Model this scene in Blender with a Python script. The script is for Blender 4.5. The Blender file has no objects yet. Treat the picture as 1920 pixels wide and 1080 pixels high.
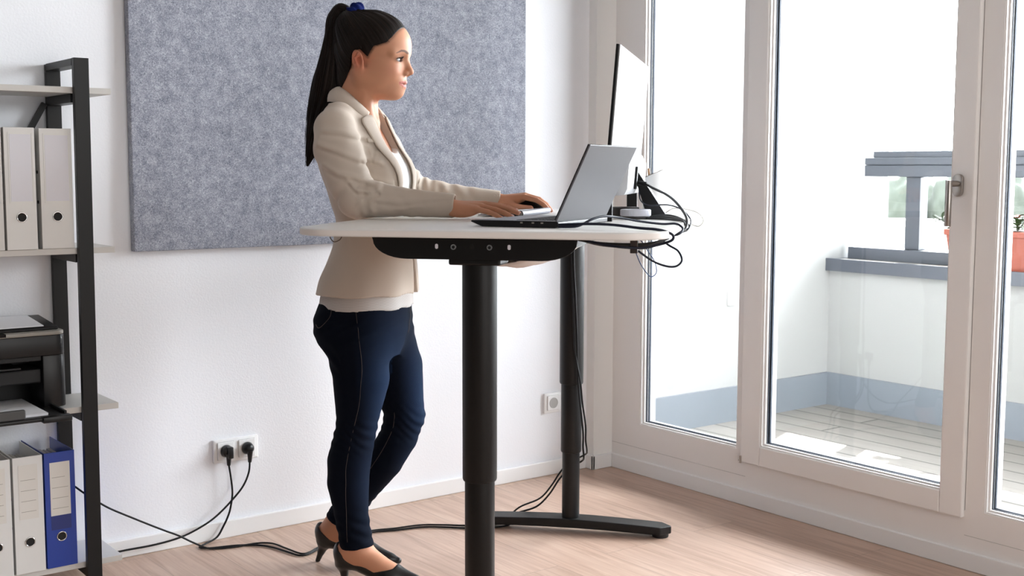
import bpy, bmesh, math, random
import numpy as np
from mathutils import Vector, Matrix

# ------------------------------------------------------------------ camera, sky, light, exposure
SC = bpy.context.scene
COL = SC.collection
PI = math.pi
R = math.radians

cam_d = bpy.data.cameras.new('camera')
cam = bpy.data.objects.new('camera', cam_d)
COL.objects.link(cam)
cam_d.sensor_width = 36.0
cam_d.lens = 2271.8 / 1920 * 36.0
yaw, pitch, roll = R(52.674), R(5.642), R(0.112)
fw = Vector((math.cos(yaw) * math.cos(pitch), math.sin(yaw) * math.cos(pitch), -math.sin(pitch)))
rt = Vector((math.sin(yaw), -math.cos(yaw), 0))
up = rt.cross(fw)
rt2 = rt * math.cos(roll) + up * math.sin(roll)
up2 = -rt * math.sin(roll) + up * math.cos(roll)
cam.matrix_world = Matrix(((rt2.x, up2.x, -fw.x, -3.1933), (rt2.y, up2.y, -fw.y, -3.5293), (rt2.z, up2.z, -fw.z, 1.18), (0, 0, 0, 1)))
cam_d.clip_end = 1000.0
cam_d.dof.use_dof = True
cam_d.dof.focus_distance = 3.25
cam_d.dof.aperture_fstop = 9.0
SC.camera = cam

wd = bpy.data.worlds.new('sky')
SC.world = wd
wd.use_nodes = True
wd.node_tree.nodes['Background'].inputs[0].default_value = (0.90, 0.95, 1.0, 1)
wd.node_tree.nodes['Background'].inputs[1].default_value = 33.5

def light(name, kind, loc, energy, color=(1, 1, 1), aim=None, size=(1, 1), portal=False):
    d = bpy.data.lights.new(name, kind)
    d.energy = energy
    d.color = color
    o = bpy.data.objects.new(name, d)
    COL.objects.link(o)
    o.location = loc
    if aim is not None:
        o.rotation_euler = (Vector(aim) - Vector(loc)).to_track_quat('-Z', 'Y').to_euler()
    if kind == 'AREA':
        d.shape = 'RECTANGLE'
        d.size, d.size_y = size
        if portal:
            d.cycles.is_portal = True
    return o

sun = light('sun', 'SUN', (6, 2, 8), 45.0, (1.0, 0.96, 0.9), aim=(6 - 0.936, 2 - 0.35, 8 - 1.06))
sun.data.angle = R(0.6)
# daylight enters through the glazed side of the room; the fill lights behind the camera and overhead are added
light('window_portal', 'AREA', (0.10, -1.15, 1.25), 1, aim=(-1, -1.15, 1.25), size=(2.2, 2.3), portal=True)
light('front_fill', 'AREA', (-1.6, -5.42, 1.4), 60, (1.0, 0.99, 0.975), aim=(-1.6, 0, 1.0), size=(2.4, 1.9))  # added frontal fill behind the camera; this wall has no window
for cx in (-3.4, -1.4):
    light('overhead_fill', 'AREA', (cx, -3.0, 2.6), 3, (1.0, 0.98, 0.96), aim=(cx, -3.0, 0), size=(1.2, 0.3))  # added weak fill from above, stands for no known lamp

vs = SC.view_settings
vs.view_transform = 'Standard'
vs.look = 'None'
vs.gamma = 1.0
vs.use_curve_mapping = False
vs.exposure = 0.0
SC.cycles.use_denoising = True
SC.cycles.max_bounces = 10
SC.cycles.transparent_max_bounces = 16
SC.cycles.caustics_reflective = False
SC.cycles.caustics_refractive = False
SC.cycles.sample_clamp_indirect = 6.0

# ------------------------------------------------------------------ materials
def lin(c):
    return tuple(((v / 255) / 12.92 if v / 255 <= 0.04045 else ((v / 255 + 0.055) / 1.055) ** 2.4) for v in c)

def mat(name, rgb, rough=0.5, metal=0.0, spec=0.5, bump=None, noise=None, coat=0.0, sheen=0.0):
    """rgb in sRGB 0..255; bump=(scale, strength); noise=(scale, amount)"""
    m = bpy.data.materials.new(name)
    m.use_nodes = True
    nt = m.node_tree
    b = nt.nodes['Principled BSDF']
    c = lin(rgb)
    b.inputs['Base Color'].default_value = (*c, 1)
    b.inputs['Roughness'].default_value = rough
    b.inputs['Metallic'].default_value = metal
    b.inputs['Specular IOR Level'].default_value = spec
    b.inputs['Coat Weight'].default_value = coat
    b.inputs['Sheen Weight'].default_value = sheen
    tc = nt.nodes.new('ShaderNodeTexCoord')
    if noise:
        n = nt.nodes.new('ShaderNodeTexNoise')
        n.inputs['Scale'].default_value = noise[0]
        n.inputs['Detail'].default_value = 5
        nt.links.new(tc.outputs['Object'], n.inputs['Vector'])
        rp = nt.nodes.new('ShaderNodeValToRGB')
        a = noise[1]
        rp.color_ramp.elements[0].position = 0.3
        rp.color_ramp.elements[1].position = 0.7
        rp.color_ramp.elements[0].color = (*[v * (1 - a) for v in c], 1)
        rp.color_ramp.elements[1].color = (*[min(1, v * (1 + a)) for v in c], 1)
        nt.links.new(n.outputs['Fac'], rp.inputs['Fac'])
        nt.links.new(rp.outputs['Color'], b.inputs['Base Color'])
    if bump:
        n2 = nt.nodes.new('ShaderNodeTexNoise')
        n2.inputs['Scale'].default_value = bump[0]
        n2.inputs['Detail'].default_value = 4
        nt.links.new(tc.outputs['Object'], n2.inputs['Vector'])
        bp = nt.nodes.new('ShaderNodeBump')
        bp.inputs['Strength'].default_value = bump[1]
        bp.inputs['Distance'].default_value = 0.002
        nt.links.new(n2.outputs['Fac'], bp.inputs['Height'])
        nt.links.new(bp.outputs['Normal'], b.inputs['Normal'])
    return m

def attr_mat(name, rough=0.5, spec=0.4, sss=0.0, bump=None, sheen=0.0, layer='Col'):
    m = mat(name, (200, 200, 200), rough, 0, spec, bump=bump, sheen=sheen)
    nt = m.node_tree
    b = nt.nodes['Principled BSDF']
    a = nt.nodes.new('ShaderNodeAttribute')
    a.attribute_name = layer
    nt.links.new(a.outputs['Color'], b.inputs['Base Color'])
    if sss:
        b.inputs['Subsurface Weight'].default_value = sss
        b.inputs['Subsurface Radius'].default_value = (1.0, 0.35, 0.2)
        b.inputs['Subsurface Scale'].default_value = 0.006
    return m

M = {}
M['wall'] = mat('white_wall_paint', (240, 241, 245), 0.85, spec=0.2, bump=(160, 0.25))
M['wall_plain'] = mat('white_plaster', (243, 242, 240), 0.85, spec=0.2)
M['wall_far'] = mat('grey_wall_paint', (96, 95, 94), 0.9, spec=0.1)
M['ceiling'] = mat('ceiling_paint', (222, 221, 219), 0.9, spec=0.1)
M['trim'] = mat('white_trim', (240, 240, 240), 0.35, spec=0.4)
M['frame'] = mat('white_window_frame', (241, 238, 236), 0.3, spec=0.45)
M['gasket'] = mat('grey_gasket', (62, 68, 78), 0.6, spec=0.2)
M['black_metal'] = mat('black_powder_coat', (15, 15, 16), 0.45, spec=0.35, bump=(900, 0.08))
M['black_steel'] = mat('black_steel', (13, 13, 14), 0.42, spec=0.35)
M['black_plastic'] = mat('black_plastic', (14, 14, 16), 0.38, spec=0.4)
M['black_matte'] = mat('black_matte_plastic', (17, 17, 19), 0.6)
M['cable'] = mat('black_cable', (11, 12, 15), 0.5, spec=0.3)
M['navy_cable'] = mat('navy_cable', (10, 18, 38), 0.5, spec=0.3)
M['blue_cable'] = mat('thin_blue_cable', (22, 60, 110), 0.4)
M['beige_cable'] = mat('beige_cable', (176, 166, 148), 0.5)
M['shelf'] = mat('light_grey_shelf', (214, 212, 208), 0.45)
M['binder_white'] = mat('white_binder', (232, 232, 230), 0.38, noise=(9, 0.02))
M['binder_blue'] = mat('blue_binder', (8, 58, 158), 0.3, coat=0.3)
M['navy_edge'] = mat('navy_film', (36, 52, 120), 0.35)
M['label'] = mat('paper_label', (229, 226, 220), 0.6)
M['label_plain'] = mat('pale_paper_label', (226, 226, 234), 0.35)
M['label_line'] = mat('printed_line', (150, 142, 134), 0.7)
M['steel'] = mat('brushed_steel', (172, 166, 160), 0.32, metal=1.0)
M['chrome'] = mat('chrome', (225, 225, 225), 0.14, metal=1.0)
M['silver'] = mat('silver_aluminium', (146, 147, 156), 0.42, metal=0.25)
M['dark_hole'] = mat('dark_hole', (14, 13, 12), 0.7)
M['paper'] = mat('white_paper', (238, 239, 243), 0.7)
M['paper_edge'] = mat('paper_edges', (196, 194, 190), 0.8)
M['socket'] = mat('white_socket_plastic', (240, 240, 240), 0.3)
M['socket_line'] = mat('socket_gap', (178, 176, 174), 0.5)
M['desk_top'] = mat('white_laminate', (240, 239, 237), 0.3, spec=0.5)
M['desk_edge'] = mat('grey_white_edge_band', (248, 243, 239), 0.4)
M['net'] = mat('pale_fabric_net', (222, 212, 206), 0.8)
M['monitor_white'] = mat('white_monitor_back', (186, 187, 190), 0.35)
M['screen'] = mat('dark_screen', (12, 13, 16), 0.1, spec=0.5)
M['lid'] = mat('grey_silver_lid', (94, 93, 97), 0.5, metal=0.15)
M['key'] = mat('white_keys', (225, 226, 228), 0.4)
M['cup'] = mat('white_ceramic', (238, 239, 240), 0.25)
M['wood_pencil'] = mat('brown_pencil_wood', (150, 110, 72), 0.5)
M['tape_white'] = mat('white_ribbed_fabric', (206, 207, 216), 0.7)
M['tape_black'] = mat('black_roll', (36, 34, 35), 0.5)
M['brown_clip'] = mat('dark_brown_clip', (52, 44, 42), 0.55)
M['coping'] = mat('slate_grey_metal', (62, 66, 74), 0.45, metal=0.0, noise=(6, 0.07))
M['coping_top'] = mat('pale_ledge_strip', (135, 132, 128), 0.7)
M['plinth'] = mat('zinc_plinth', (105, 111, 118), 0.45, noise=(5, 0.05))
M['ext_wall'] = mat('white_render', (151, 151, 149), 0.9, spec=0.1)
M['terracotta'] = mat('terracotta_plastic', (128, 58, 38), 0.5)
M['soil'] = mat('soil', (64, 46, 36), 0.9)
M['leaf'] = mat('leaf_green', (55, 83, 32), 0.5)
M['leaf_dark'] = mat('leaf_dark', (33, 49, 26), 0.5)
M['flower'] = mat('orange_flower', (143, 50, 23), 0.6)
M['tree'] = mat('hazy_green_trees', (23, 29, 20), 0.9, noise=(0.4, 0.2))
M['far_ground'] = mat('pale_concrete_ground', (135, 134, 128), 0.9)
M['far_wall'] = mat('pale_far_building', (144, 143, 139), 0.9)
M['tee'] = mat('white_jersey', (226, 224, 221), 0.85, noise=(300, 0.03), sheen=0.2)
M['tee_grey'] = mat('grey_marl_jersey', (200, 196, 192), 0.9, noise=(60, 0.06))
M['scrunchie'] = mat('royal_blue_cloth', (8, 24, 84), 0.85, spec=0.15)
M['stitch'] = mat('copper_stitching', (62, 54, 52), 0.8)
M['denim_seam'] = mat('denim_seam', (20, 30, 48), 0.9)
M['shoe'] = mat('black_leather', (20, 20, 21), 0.34)
M['heel_stack'] = mat('heel_tip', (12, 10, 10), 0.5)
M['lining'] = mat('taupe_lining', (110, 98, 90), 0.8)
M['eye_white'] = mat('eye_white', (178, 170, 166), 0.2)
M['iris'] = mat('grey_blue_iris', (72, 86, 92), 0.12)
M['pupil'] = mat('pupil', (8, 8, 8), 0.05)
M['lash'] = mat('dark_lash', (22, 15, 13), 0.6)
M['jacket'] = mat('beige_cotton', (199, 185, 171), 0.78, spec=0.25, sheen=0.15, bump=(700, 0.12))
M['jacket_in'] = mat('tan_facing', (176, 146, 124), 0.8)

def glass_mat():
    m = bpy.data.materials.new('window_glass')
    m.use_nodes = True
    nt = m.node_tree
    nt.nodes.remove(nt.nodes['Principled BSDF'])
    out = nt.nodes['Material Output']
    t = nt.nodes.new('ShaderNodeBsdfTransparent')
    t.inputs[0].default_value = (0.985, 0.99, 0.99, 1)
    g = nt.nodes.new('ShaderNodeBsdfGlossy')
    g.inputs['Roughness'].default_value = 0.02
    fr = nt.nodes.new('ShaderNodeFresnel')
    fr.inputs['IOR'].default_value = 1.3
    mx = nt.nodes.new('ShaderNodeMixShader')
    nt.links.new(fr.outputs[0], mx.inputs[0])
    nt.links.new(t.outputs[0], mx.inputs[1])
    nt.links.new(g.outputs[0], mx.inputs[2])
    nt.links.new(mx.outputs[0], out.inputs['Surface'])
    return m
M['glass'] = glass_mat()

def felt_mat():
    m = mat('grey_felt', (138, 140, 150), 0.95, spec=0.1, sheen=0.25)
    nt = m.node_tree
    b = nt.nodes['Principled BSDF']
    tc = nt.nodes.new('ShaderNodeTexCoord')
    n1 = nt.nodes.new('ShaderNodeTexNoise')
    n1.inputs['Scale'].default_value = 250
    n1.inputs['Detail'].default_value = 6
    n1.inputs['Roughness'].default_value = 0.75
    n1.inputs['Distortion'].default_value = 1.2
    n2 = nt.nodes.new('ShaderNodeTexNoise')
    n2.inputs['Scale'].default_value = 40
    n2.inputs['Detail'].default_value = 3
    nt.links.new(tc.outputs['Object'], n1.inputs['Vector'])
    nt.links.new(tc.outputs['Object'], n2.inputs['Vector'])
    add = nt.nodes.new('ShaderNodeMath')
    add.operation = 'MULTIPLY_ADD'
    add.inputs[1].default_value = 0.22
    nt.links.new(n2.outputs['Fac'], add.inputs[0])
    nt.links.new(n1.outputs['Fac'], add.inputs[2])
    rp = nt.nodes.new('ShaderNodeValToRGB')
    e = rp.color_ramp.elements
    e[0].position, e[0].color = 0.46, (*lin((92, 96, 108)), 1)
    e[1].position, e[1].color = 0.76, (*lin((184, 185, 194)), 1)
    k = rp.color_ramp.elements.new(0.61)
    k.color = (*lin((136, 138, 149)), 1)
    nt.links.new(add.outputs[0], rp.inputs['Fac'])
    nt.links.new(rp.outputs['Color'], b.inputs['Base Color'])
    bp = nt.nodes.new('ShaderNodeBump')
    bp.inputs['Strength'].default_value = 0.35
    bp.inputs['Distance'].default_value = 0.003
    nt.links.new(n1.outputs['Fac'], bp.inputs['Height'])
    nt.links.new(bp.outputs['Normal'], b.inputs['Normal'])
    return m
M['felt'] = felt_mat()

def plank_mat(name, base, dark, light_, width, length, rough, grain=1.0, along_y=True, gap=0.0015, bumpy=0.15, seam=0.75):
    m = bpy.data.materials.new(name)
    m.use_nodes = True
    nt = m.node_tree
    b = nt.nodes['Principled BSDF']
    b.inputs['Roughness'].default_value = rough
    b.inputs['Specular IOR Level'].default_value = 0.4
    tc = nt.nodes.new('ShaderNodeTexCoord')
    mp = nt.nodes.new('ShaderNodeMapping')
    mp.inputs['Rotation'].default_value = (0, 0, PI / 2 if along_y else 0)
    nt.links.new(tc.outputs['Object'], mp.inputs['Vector'])
    br = nt.nodes.new('ShaderNodeTexBrick')
    br.offset = 0.37
    br.inputs['Scale'].default_value = 1.0
    br.inputs['Brick Width'].default_value = length
    br.inputs['Row Height'].default_value = width
    br.inputs['Mortar Size'].default_value = gap
    br.inputs['Mortar Smooth'].default_value = 0.2
    br.inputs['Bias'].default_value = 0.0
    br.inputs['Color1'].default_value = (0.35, 0.35, 0.35, 1)
    br.inputs['Color2'].default_value = (0.65, 0.65, 0.65, 1)
    br.inputs['Mortar'].default_value = (0.5, 0.5, 0.5, 1)
    nt.links.new(mp.outputs[0], br.inputs['Vector'])
    mp2 = nt.nodes.new('ShaderNodeMapping')
    mp2.inputs['Scale'].default_value = (1.6, 26, 1)
    nt.links.new(mp.outputs[0], mp2.inputs['Vector'])
    addv = nt.nodes.new('ShaderNodeVectorMath')
    addv.operation = 'ADD'
    sc = nt.nodes.new('ShaderNodeVectorMath')
    sc.operation = 'SCALE'
    sc.inputs['Scale'].default_value = 9.0
    nt.links.new(br.outputs['Color'], sc.inputs[0])
    nt.links.new(mp2.outputs[0], addv.inputs[0])
    nt.links.new(sc.outputs[0], addv.inputs[1])
    n = nt.nodes.new('ShaderNodeTexNoise')
    n.inputs['Scale'].default_value = 1.7
    n.inputs['Detail'].default_value = 7
    n.inputs['Roughness'].default_value = 0.62
    n.inputs['Distortion'].default_value = 0.8
    nt.links.new(addv.outputs[0], n.inputs['Vector'])
    rp = nt.nodes.new('ShaderNodeValToRGB')
    e = rp.color_ramp.elements
    e[0].position, e[0].color = 0.5 - 0.22 / grain, (*lin(dark), 1)
    e[1].position, e[1].color = 0.5 + 0.22 / grain, (*lin(light_), 1)
    k = e.new(0.5)
    k.color = (*lin(base), 1)
    nt.links.new(n.outputs['Fac'], rp.inputs['Fac'])
    mx = nt.nodes.new('ShaderNodeMix')
    mx.data_type = 'RGBA'
    mx.blend_type = 'MULTIPLY'
    nt.links.new(br.outputs['Fac'], mx.inputs[0])
    nt.links.new(rp.outputs['Color'], mx.inputs[6])
    mx.inputs[7].default_value = (seam, seam, seam, 1)
    tint = nt.nodes.new('ShaderNodeMix')
    tint.data_type = 'RGBA'
    tint.blend_type = 'OVERLAY'
    tint.inputs[0].default_value = 0.22
    nt.links.new(mx.outputs[2], tint.inputs[6])
    nt.links.new(br.outputs['Color'], tint.inputs[7])
    nt.links.new(tint.outputs[2], b.inputs['Base Color'])
    bp = nt.nodes.new('ShaderNodeBump')
    bp.inputs['Strength'].default_value = bumpy
    bp.inputs['Distance'].default_value = 0.001
    nt.links.new(n.outputs['Fac'], bp.inputs['Height'])
    nt.links.new(bp.outputs['Normal'], b.inputs['Normal'])
    return m
M['floor'] = plank_mat('oak_laminate', (192, 163, 145), (168, 138, 119), (207, 181, 163), 0.19, 1.3, 0.36)
M['deck'] = plank_mat('pale_deck_boards', (122, 118, 113), (114, 109, 104), (131, 127, 122), 0.145, 3.0, 0.7, grain=0.7, along_y=True, gap=0.007, seam=0.35)

# ------------------------------------------------------------------ object helpers
def tag(o, label=None, cat=None, group=None, kind=None):
    if label: o['label'] = label
    if cat: o['category'] = cat
    if group: o['group'] = group
    if kind: o['kind'] = kind
    return o

def empty(name, loc, rz=0.0, label=None, cat=None, group=None):
    o = bpy.data.objects.new(name, None)
    o.empty_display_size = 0.1
    COL.objects.link(o)
    o.location = loc
    o.rotation_euler = (0, 0, rz)
    return tag(o, label, cat, group)

class MB:
    """collects shapes in one bmesh; build() links it as ONE mesh object"""
    def __init__(self):
        self.bm = bmesh.new()
    def add(self, verts, faces):
        vs_ = [self.bm.verts.new(v) for v in verts]
        for f in faces:
            try:
                self.bm.faces.new([vs_[i] for i in f])
            except ValueError:
                pass
        return vs_
    def box(self, x0, x1, y0, y1, z0, z1, bev=0.0, seg=2, mtx=None):
        b = bmesh.new()
        bmesh.ops.create_cube(b, size=1)
        for v in b.verts:
            v.co = Vector((x0 + (v.co.x + .5) * (x1 - x0), y0 + (v.co.y + .5) * (y1 - y0), z0 + (v.co.z + .5) * (z1 - z0)))
        if bev > 0:
            bmesh.ops.bevel(b, geom=b.edges[:] + b.verts[:], offset=bev, segments=seg, profile=0.5, affect='EDGES')
        self._merge(b, mtx)
        return self
    def _merge(self, b, mtx=None):
        me = bpy.data.meshes.new('t')
        b.to_mesh(me)
        b.free()
        if mtx is not None:
            me.transform(mtx)
        self.bm.from_mesh(me)
        bpy.data.meshes.remove(me)
    def prism(self, pts, axis, a0, a1, bev=0.0, mtx=None, seg=2):
        """2D outline extruded along axis ('x': pts are (y,z); 'y': (x,z); 'z': (x,y))"""
        def P(p, a):
            return {'x': (a, p[0], p[1]), 'y': (p[0], a, p[1]), 'z': (p[0], p[1], a)}[axis]
        b = bmesh.new()
        n = len(pts)
        lo = [b.verts.new(P(p, a0)) for p in pts]
        hi = [b.verts.new(P(p, a1)) for p in pts]
        b.faces.new(lo)
        b.faces.new(hi[::-1])
        for i in range(n):
            b.faces.new((lo[i], hi[i], hi[(i + 1) % n], lo[(i + 1) % n]))
        bmesh.ops.recalc_face_normals(b, faces=b.faces[:])
        if bev > 0:
            ed = [e for e in b.edges if len(e.link_faces) == 2 and e.calc_face_angle(0) > 0.6]
            bmesh.ops.bevel(b, geom=ed, offset=bev, segments=seg, profile=0.5, affect='EDGES')
        self._merge(b, mtx)
        return self
    def lathe(self, prof, n=32, mtx=None, cap=True):
        """prof: (r, z) from bottom to top"""
        b = bmesh.new()
        rings = []
        for r, z in prof:
            rings.append([b.verts.new((r * math.cos(2 * PI * i / n), r * math.sin(2 * PI * i / n), z)) for i in range(n)])
        for a, c in zip(rings, rings[1:]):
            for i in range(n):
                b.faces.new((a[i], a[(i + 1) % n], c[(i + 1) % n], c[i]))
        if cap:
            b.faces.new(rings[0][::-1])
            b.faces.new(rings[-1])
        self._merge(b, mtx)
        return self
    def tube(self, pts, r, n=8, mtx=None, smooth_path=True, sub=6, taper=None):
        pts = [Vector(p) for p in pts]
        if smooth_path and len(pts) > 2:
            pts = catmull(pts, sub)
        b = bmesh.new()
        rings = []
        prev = None
        for i, p in enumerate(pts):
            t = (pts[min(i + 1, len(pts) - 1)] - pts[max(i - 1, 0)])
            if t.length < 1e-9:
                t = Vector((0, 0, 1))
            t.normalize()
            if prev is None:
                u = t.orthogonal().normalized()
            else:
                u = (prev - t * prev.dot(t))
                u = u.normalized() if u.length > 1e-6 else t.orthogonal().normalized()
            prev = u
            w = t.cross(u)
            rr = r if taper is None else r * taper(i / max(1, len(pts) - 1))
            rings.append([b.verts.new(p + (u * math.cos(2 * PI * k / n) + w * math.sin(2 * PI * k / n)) * rr) for k in range(n)])
        for a, c in zip(rings, rings[1:]):
            for k in range(n):
                b.faces.new((a[k], a[(k + 1) % n], c[(k + 1) % n], c[k]))
        b.faces.new(rings[0][::-1])
        b.faces.new(rings[-1])
        self._merge(b, mtx)
        return self
    def build(self, name, m, parent=None, smooth=False, angle=None, recalc=True):
        if recalc:
            bmesh.ops.recalc_face_normals(self.bm, faces=self.bm.faces[:])
        me = bpy.data.meshes.new(name)
        self.bm.to_mesh(me)
        self.bm.free()
        me.materials.append(m)
        if smooth or angle:
            for p in me.polygons:
                p.use_smooth = True
            if angle:
                me.set_sharp_from_angle(angle=R(angle))
        o = bpy.data.objects.new(name, me)
        COL.objects.link(o)
        if parent is not None:
            o.parent = parent
        return o

def catmull(pts, sub):
    out = []
    n = len(pts)
    for i in range(n - 1):
        p0, p1, p2, p3 = pts[max(i - 1, 0)], pts[i], pts[i + 1], pts[min(i + 2, n - 1)]
        for s in range(sub):
            t = s / sub
            out.append(0.5 * ((2 * p1) + (p2 - p0) * t + (2 * p0 - 5 * p1 + 4 * p2 - p3) * t * t + (3 * p1 - p0 - 3 * p2 + p3) * t ** 3))
    out.append(pts[-1])
    return out

def rrect(x0, x1, y0, y1, r, n=8, corners=(1, 1, 1, 1)):
    """rounded rectangle outline, ccw from (x1,y0)"""
    pts = []
    for (cx, cy, a0, on) in ((x1 - r, y0 + r, -90, corners[0]), (x1 - r, y1 - r, 0, corners[1]), (x0 + r, y1 - r, 90, corners[2]), (x0 + r, y0 + r, 180, corners[3])):
        if on:
            for k in range(n + 1):
                a = R(a0 + 90 * k / n)
                pts.append((cx + r * math.cos(a), cy + r * math.sin(a)))
        else:
            sx = 1 if a0 in (-90, 0) else -1
            sy = 1 if a0 in (0, 90) else -1
            pts.append((cx + sx * r, cy + sy * r))
    return pts

def struct(name, mb, m, label=None, **k):
    o = mb.build(name, m, **k)
    o['kind'] = 'structure'
    if label: o['label'] = label
    return o

# desk frame: local x points from the sitter's side to the monitor side, local y along the desk away from the camera
DO = Vector((-1.166, -0.976, 0))
DA = R(-49.5)
def desk_pt(x, y, z=0.0):
    return Vector((DO.x + math.cos(DA) * x - math.sin(DA) * y, DO.y + math.sin(DA) * x + math.cos(DA) * y, z))
ZT = 1.0475
YB = 0.045      # plane of the back wall

# ------------------------------------------------------------------ the room
struct('floor', MB().box(-4.9, 0.0, -5.6, YB, -0.05, 0.0), M['floor'], 'pinkish oak plank laminate floor')
struct('wall_back', MB().box(-4.9, -0.08, YB, YB + 0.2, -0.05, 2.7), M['wall'], 'white painted wall behind the woman')
struct('trim_1', MB().box(-0.098, 0.0, 0.0, 0.2, -0.05, 2.7), M['wall_plain'], 'white boxed pipe casing in the room corner')
struct('wall_left', MB().box(-5.0, -4.9, -5.6, YB + 0.2, -0.05, 2.7), M['wall_far'])
struct('ceiling', MB().box(-4.9, 0.12, -5.6, YB + 0.2, 2.7, 2.8), M['ceiling'])
mb = MB()
mb.box(-4.9, 0.0, -5.6, -5.5, -0.05, 2.7)
struct('wall_front', mb, M['wall_far'])
# skirting boards
def skirting(name, pts, label):
    m_ = MB()
    for (x0, x1, y0, y1) in pts:
        m_.box(x0, x1, y0, y1, 0.0, 0.056, 0.003)
    return struct(name, m_, M['trim'], label)
skirting('baseboard_back', [(-4.9, -0.098, 0.031, YB)], 'low white skirting along the back wall')
skirting('baseboard_corner', [(-0.110, 0.0, -0.012, 0.0), (-0.110, -0.098, -0.012, 0.031)], 'short white skirting round the pipe casing')
skirting('baseboard_right', [(-0.014, 0.0, -5.5, -0.012)], 'white skirting under the window wall')

# window wall: frame members, then panes
def ring(mb_, x0, x1, yo0, yo1, zo0, zo1, yi0, yi1, zi0, zi1, bev=0.0):
    mb_.box(x0, x1, yo0, yi0, zo0, zo1, bev)
    mb_.box(x0, x1, yi1, yo1, zo0, zo1, bev)
    mb_.box(x0, x1, yi0, yi1, zo0, zi0, bev)
    mb_.box(x0, x1, yi0, yi1, zi1, zo1, bev)
    return mb_

def pane_unit(parent, y0, y1, z0, z1, xin=0.0):
    """bead, gasket lines, pane and outer rebate inside an opening"""
    b = MB()
    ring(b, xin + 0.004, xin + 0.016, y0, y1, z0, z1, y0 + 0.004, y1 - 0.004, z0 + 0.004, z1 - 0.004)
    ring(b, xin + 0.016, xin + 0.028, y0, y1, z0, z1, y0 + 0.008, y1 - 0.008, z0 + 0.009, z1 - 0.009)
    b.build('glazing_bead', M['frame'], parent)
    g = MB()
    ring(g, xin + 0.0265, xin + 0.0325, y0, y1, z0, z1, y0 + 0.0095, y1 - 0.0095, z0 + 0.0105, z1 - 0.0105)
    ring(g, xin + 0.0405, xin + 0.0485, y0, y1, z0, z1, y0 + 0.0095, y1 - 0.0095, z0 + 0.0105, z1 - 0.0105)
    tag(g.build('gasket', M['gasket'], parent), 'grey rubber gasket line')
    MB().box(xin + 0.0345, xin + 0.0375, y0 + 0.001, y1 - 0.001, z0 + 0.001, z1 - 0.001).build('pane', M['glass'], parent)

ZTOP = 2.36
def window_unit(name, yo0, yo1, yi0, yi1, zi0, label):
    """fixed light: outer frame from floor to head with its pane"""
    root = empty(name, (0, (yo0 + yo1) / 2, 0))
    root['kind'] = 'structure'
    root['label'] = label
    root.location = (0, 0, 0)
    f = MB()
    ring(f, 0.0, 0.031, yo0, yo1, 0.0, ZTOP, yi0, yi1, zi0, ZTOP - 0.1, 0.0)
    ring(f, 0.031, 0.078, yo0, yo1, 0.0, ZTOP, yi0 + 0.006, yi1 - 0.006, zi0 + 0.006, ZTOP - 0.106, 0.0)
    f.build('window_frame', M['frame'], root)
    pane_unit(root, yi0, yi1, zi0, ZTOP - 0.1, 0.0)
    # shallow joint line across the bottom rail
    MB().box(-0.0006, 0.0, yo0, yo1, 0.100, 0.1012).build('joint_line', M['socket_line'], root)
    return root
window_unit('window_1', -0.700, 0.0, -0.655, -0.157, 0.193, 'tall fixed window light in the room corner')
window_unit('window_2', -2.20, -1.556, -2.10, -1.618, 0.180, 'fixed window light right of the balcony door')
# threshold rail below the door
thr = MB()
thr.box(0.0, 0.078, -1.556, -0.700, 0.0, 0.175)
struct('trim_2', thr, M['frame'], 'white threshold rail below the balcony door')
struct('trim_3', MB().box(0.0, 0.078, -1.556, -0.700, 2.30, ZTOP), M['frame'])
struct('wall_right', MB().box(0.0, 0.12, -5.6, 0.2, ZTOP, 2.7).box(0.0, 0.12, -5.6, -2.20, -0.05, ZTOP), M['wall_plain'])
# the balcony door leaf overlaps its frame towards the room
dr = empty('door_1', (0, 0, 0))
dr['kind'] = 'structure'
dr['label'] = 'white glazed balcony door with steel handle'
LX = -0.016
f = MB()
ring(f, LX, 0.03, -1.553, -0.688, 0.153, 2.33, -1.478, -0.773, 0.222, 2.25, 0.0)
lf = f.build('door_leaf', M['frame'], dr)
bv = lf.modifiers.new('edge', 'BEVEL')
bv.width, bv.segments, bv.limit_method = 0.004, 2, 'ANGLE'
MB().box(0.03, 0.075, -1.553, -1.484, 0.176, 2.3).box(0.03, 0.075, -0.767, -0.70, 0.176, 2.3).box(0.03, 0.075, -1.484, -0.767, 0.176, 0.228).box(0.03, 0.075, -1.484, -0.767, 2.244, 2.3).build('door_rebate', M['frame'], dr)
pane_unit(dr, -1.478, -0.773, 0.222, 2.25, LX + 0.004)
h = MB()
h.prism(rrect(-0.0155, 0.0155, -0.033, 0.033, 0.0154, 8), 'x', LX - 0.011, LX, 0.002, mtx=Matrix.Translation((0, -1.506, 1.133)))
hd = h.build('handle_rosette', M['steel'], dr, angle=40)
h = MB()
h.tube([(LX - 0.004, -1.506, 1.138), (LX - 0.052, -1.506, 1.138)], 0.0085, 16, smooth_path=False)
h.lathe([(0.0, 1.015), (0.0088, 1.0152), (0.0095, 1.017), (0.0095, 1.146), (0.0088, 1.148), (0.0, 1.1482)], 20, Matrix.Translation((LX - 0.052, -1.506, 0)), cap=False)
h.build('lever', M['steel'], dr, angle=40)
h = MB().tube([(LX - 0.001, -0.690, 0.150), (LX - 0.001, -0.690, 0.176)], 0.0045, 10, smooth_path=False).box(LX - 0.006, LX + 0.004, -0.6945, -0.6855, 0.158, 0.162)
h.build('hinge', M['steel'], dr, angle=40)

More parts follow.
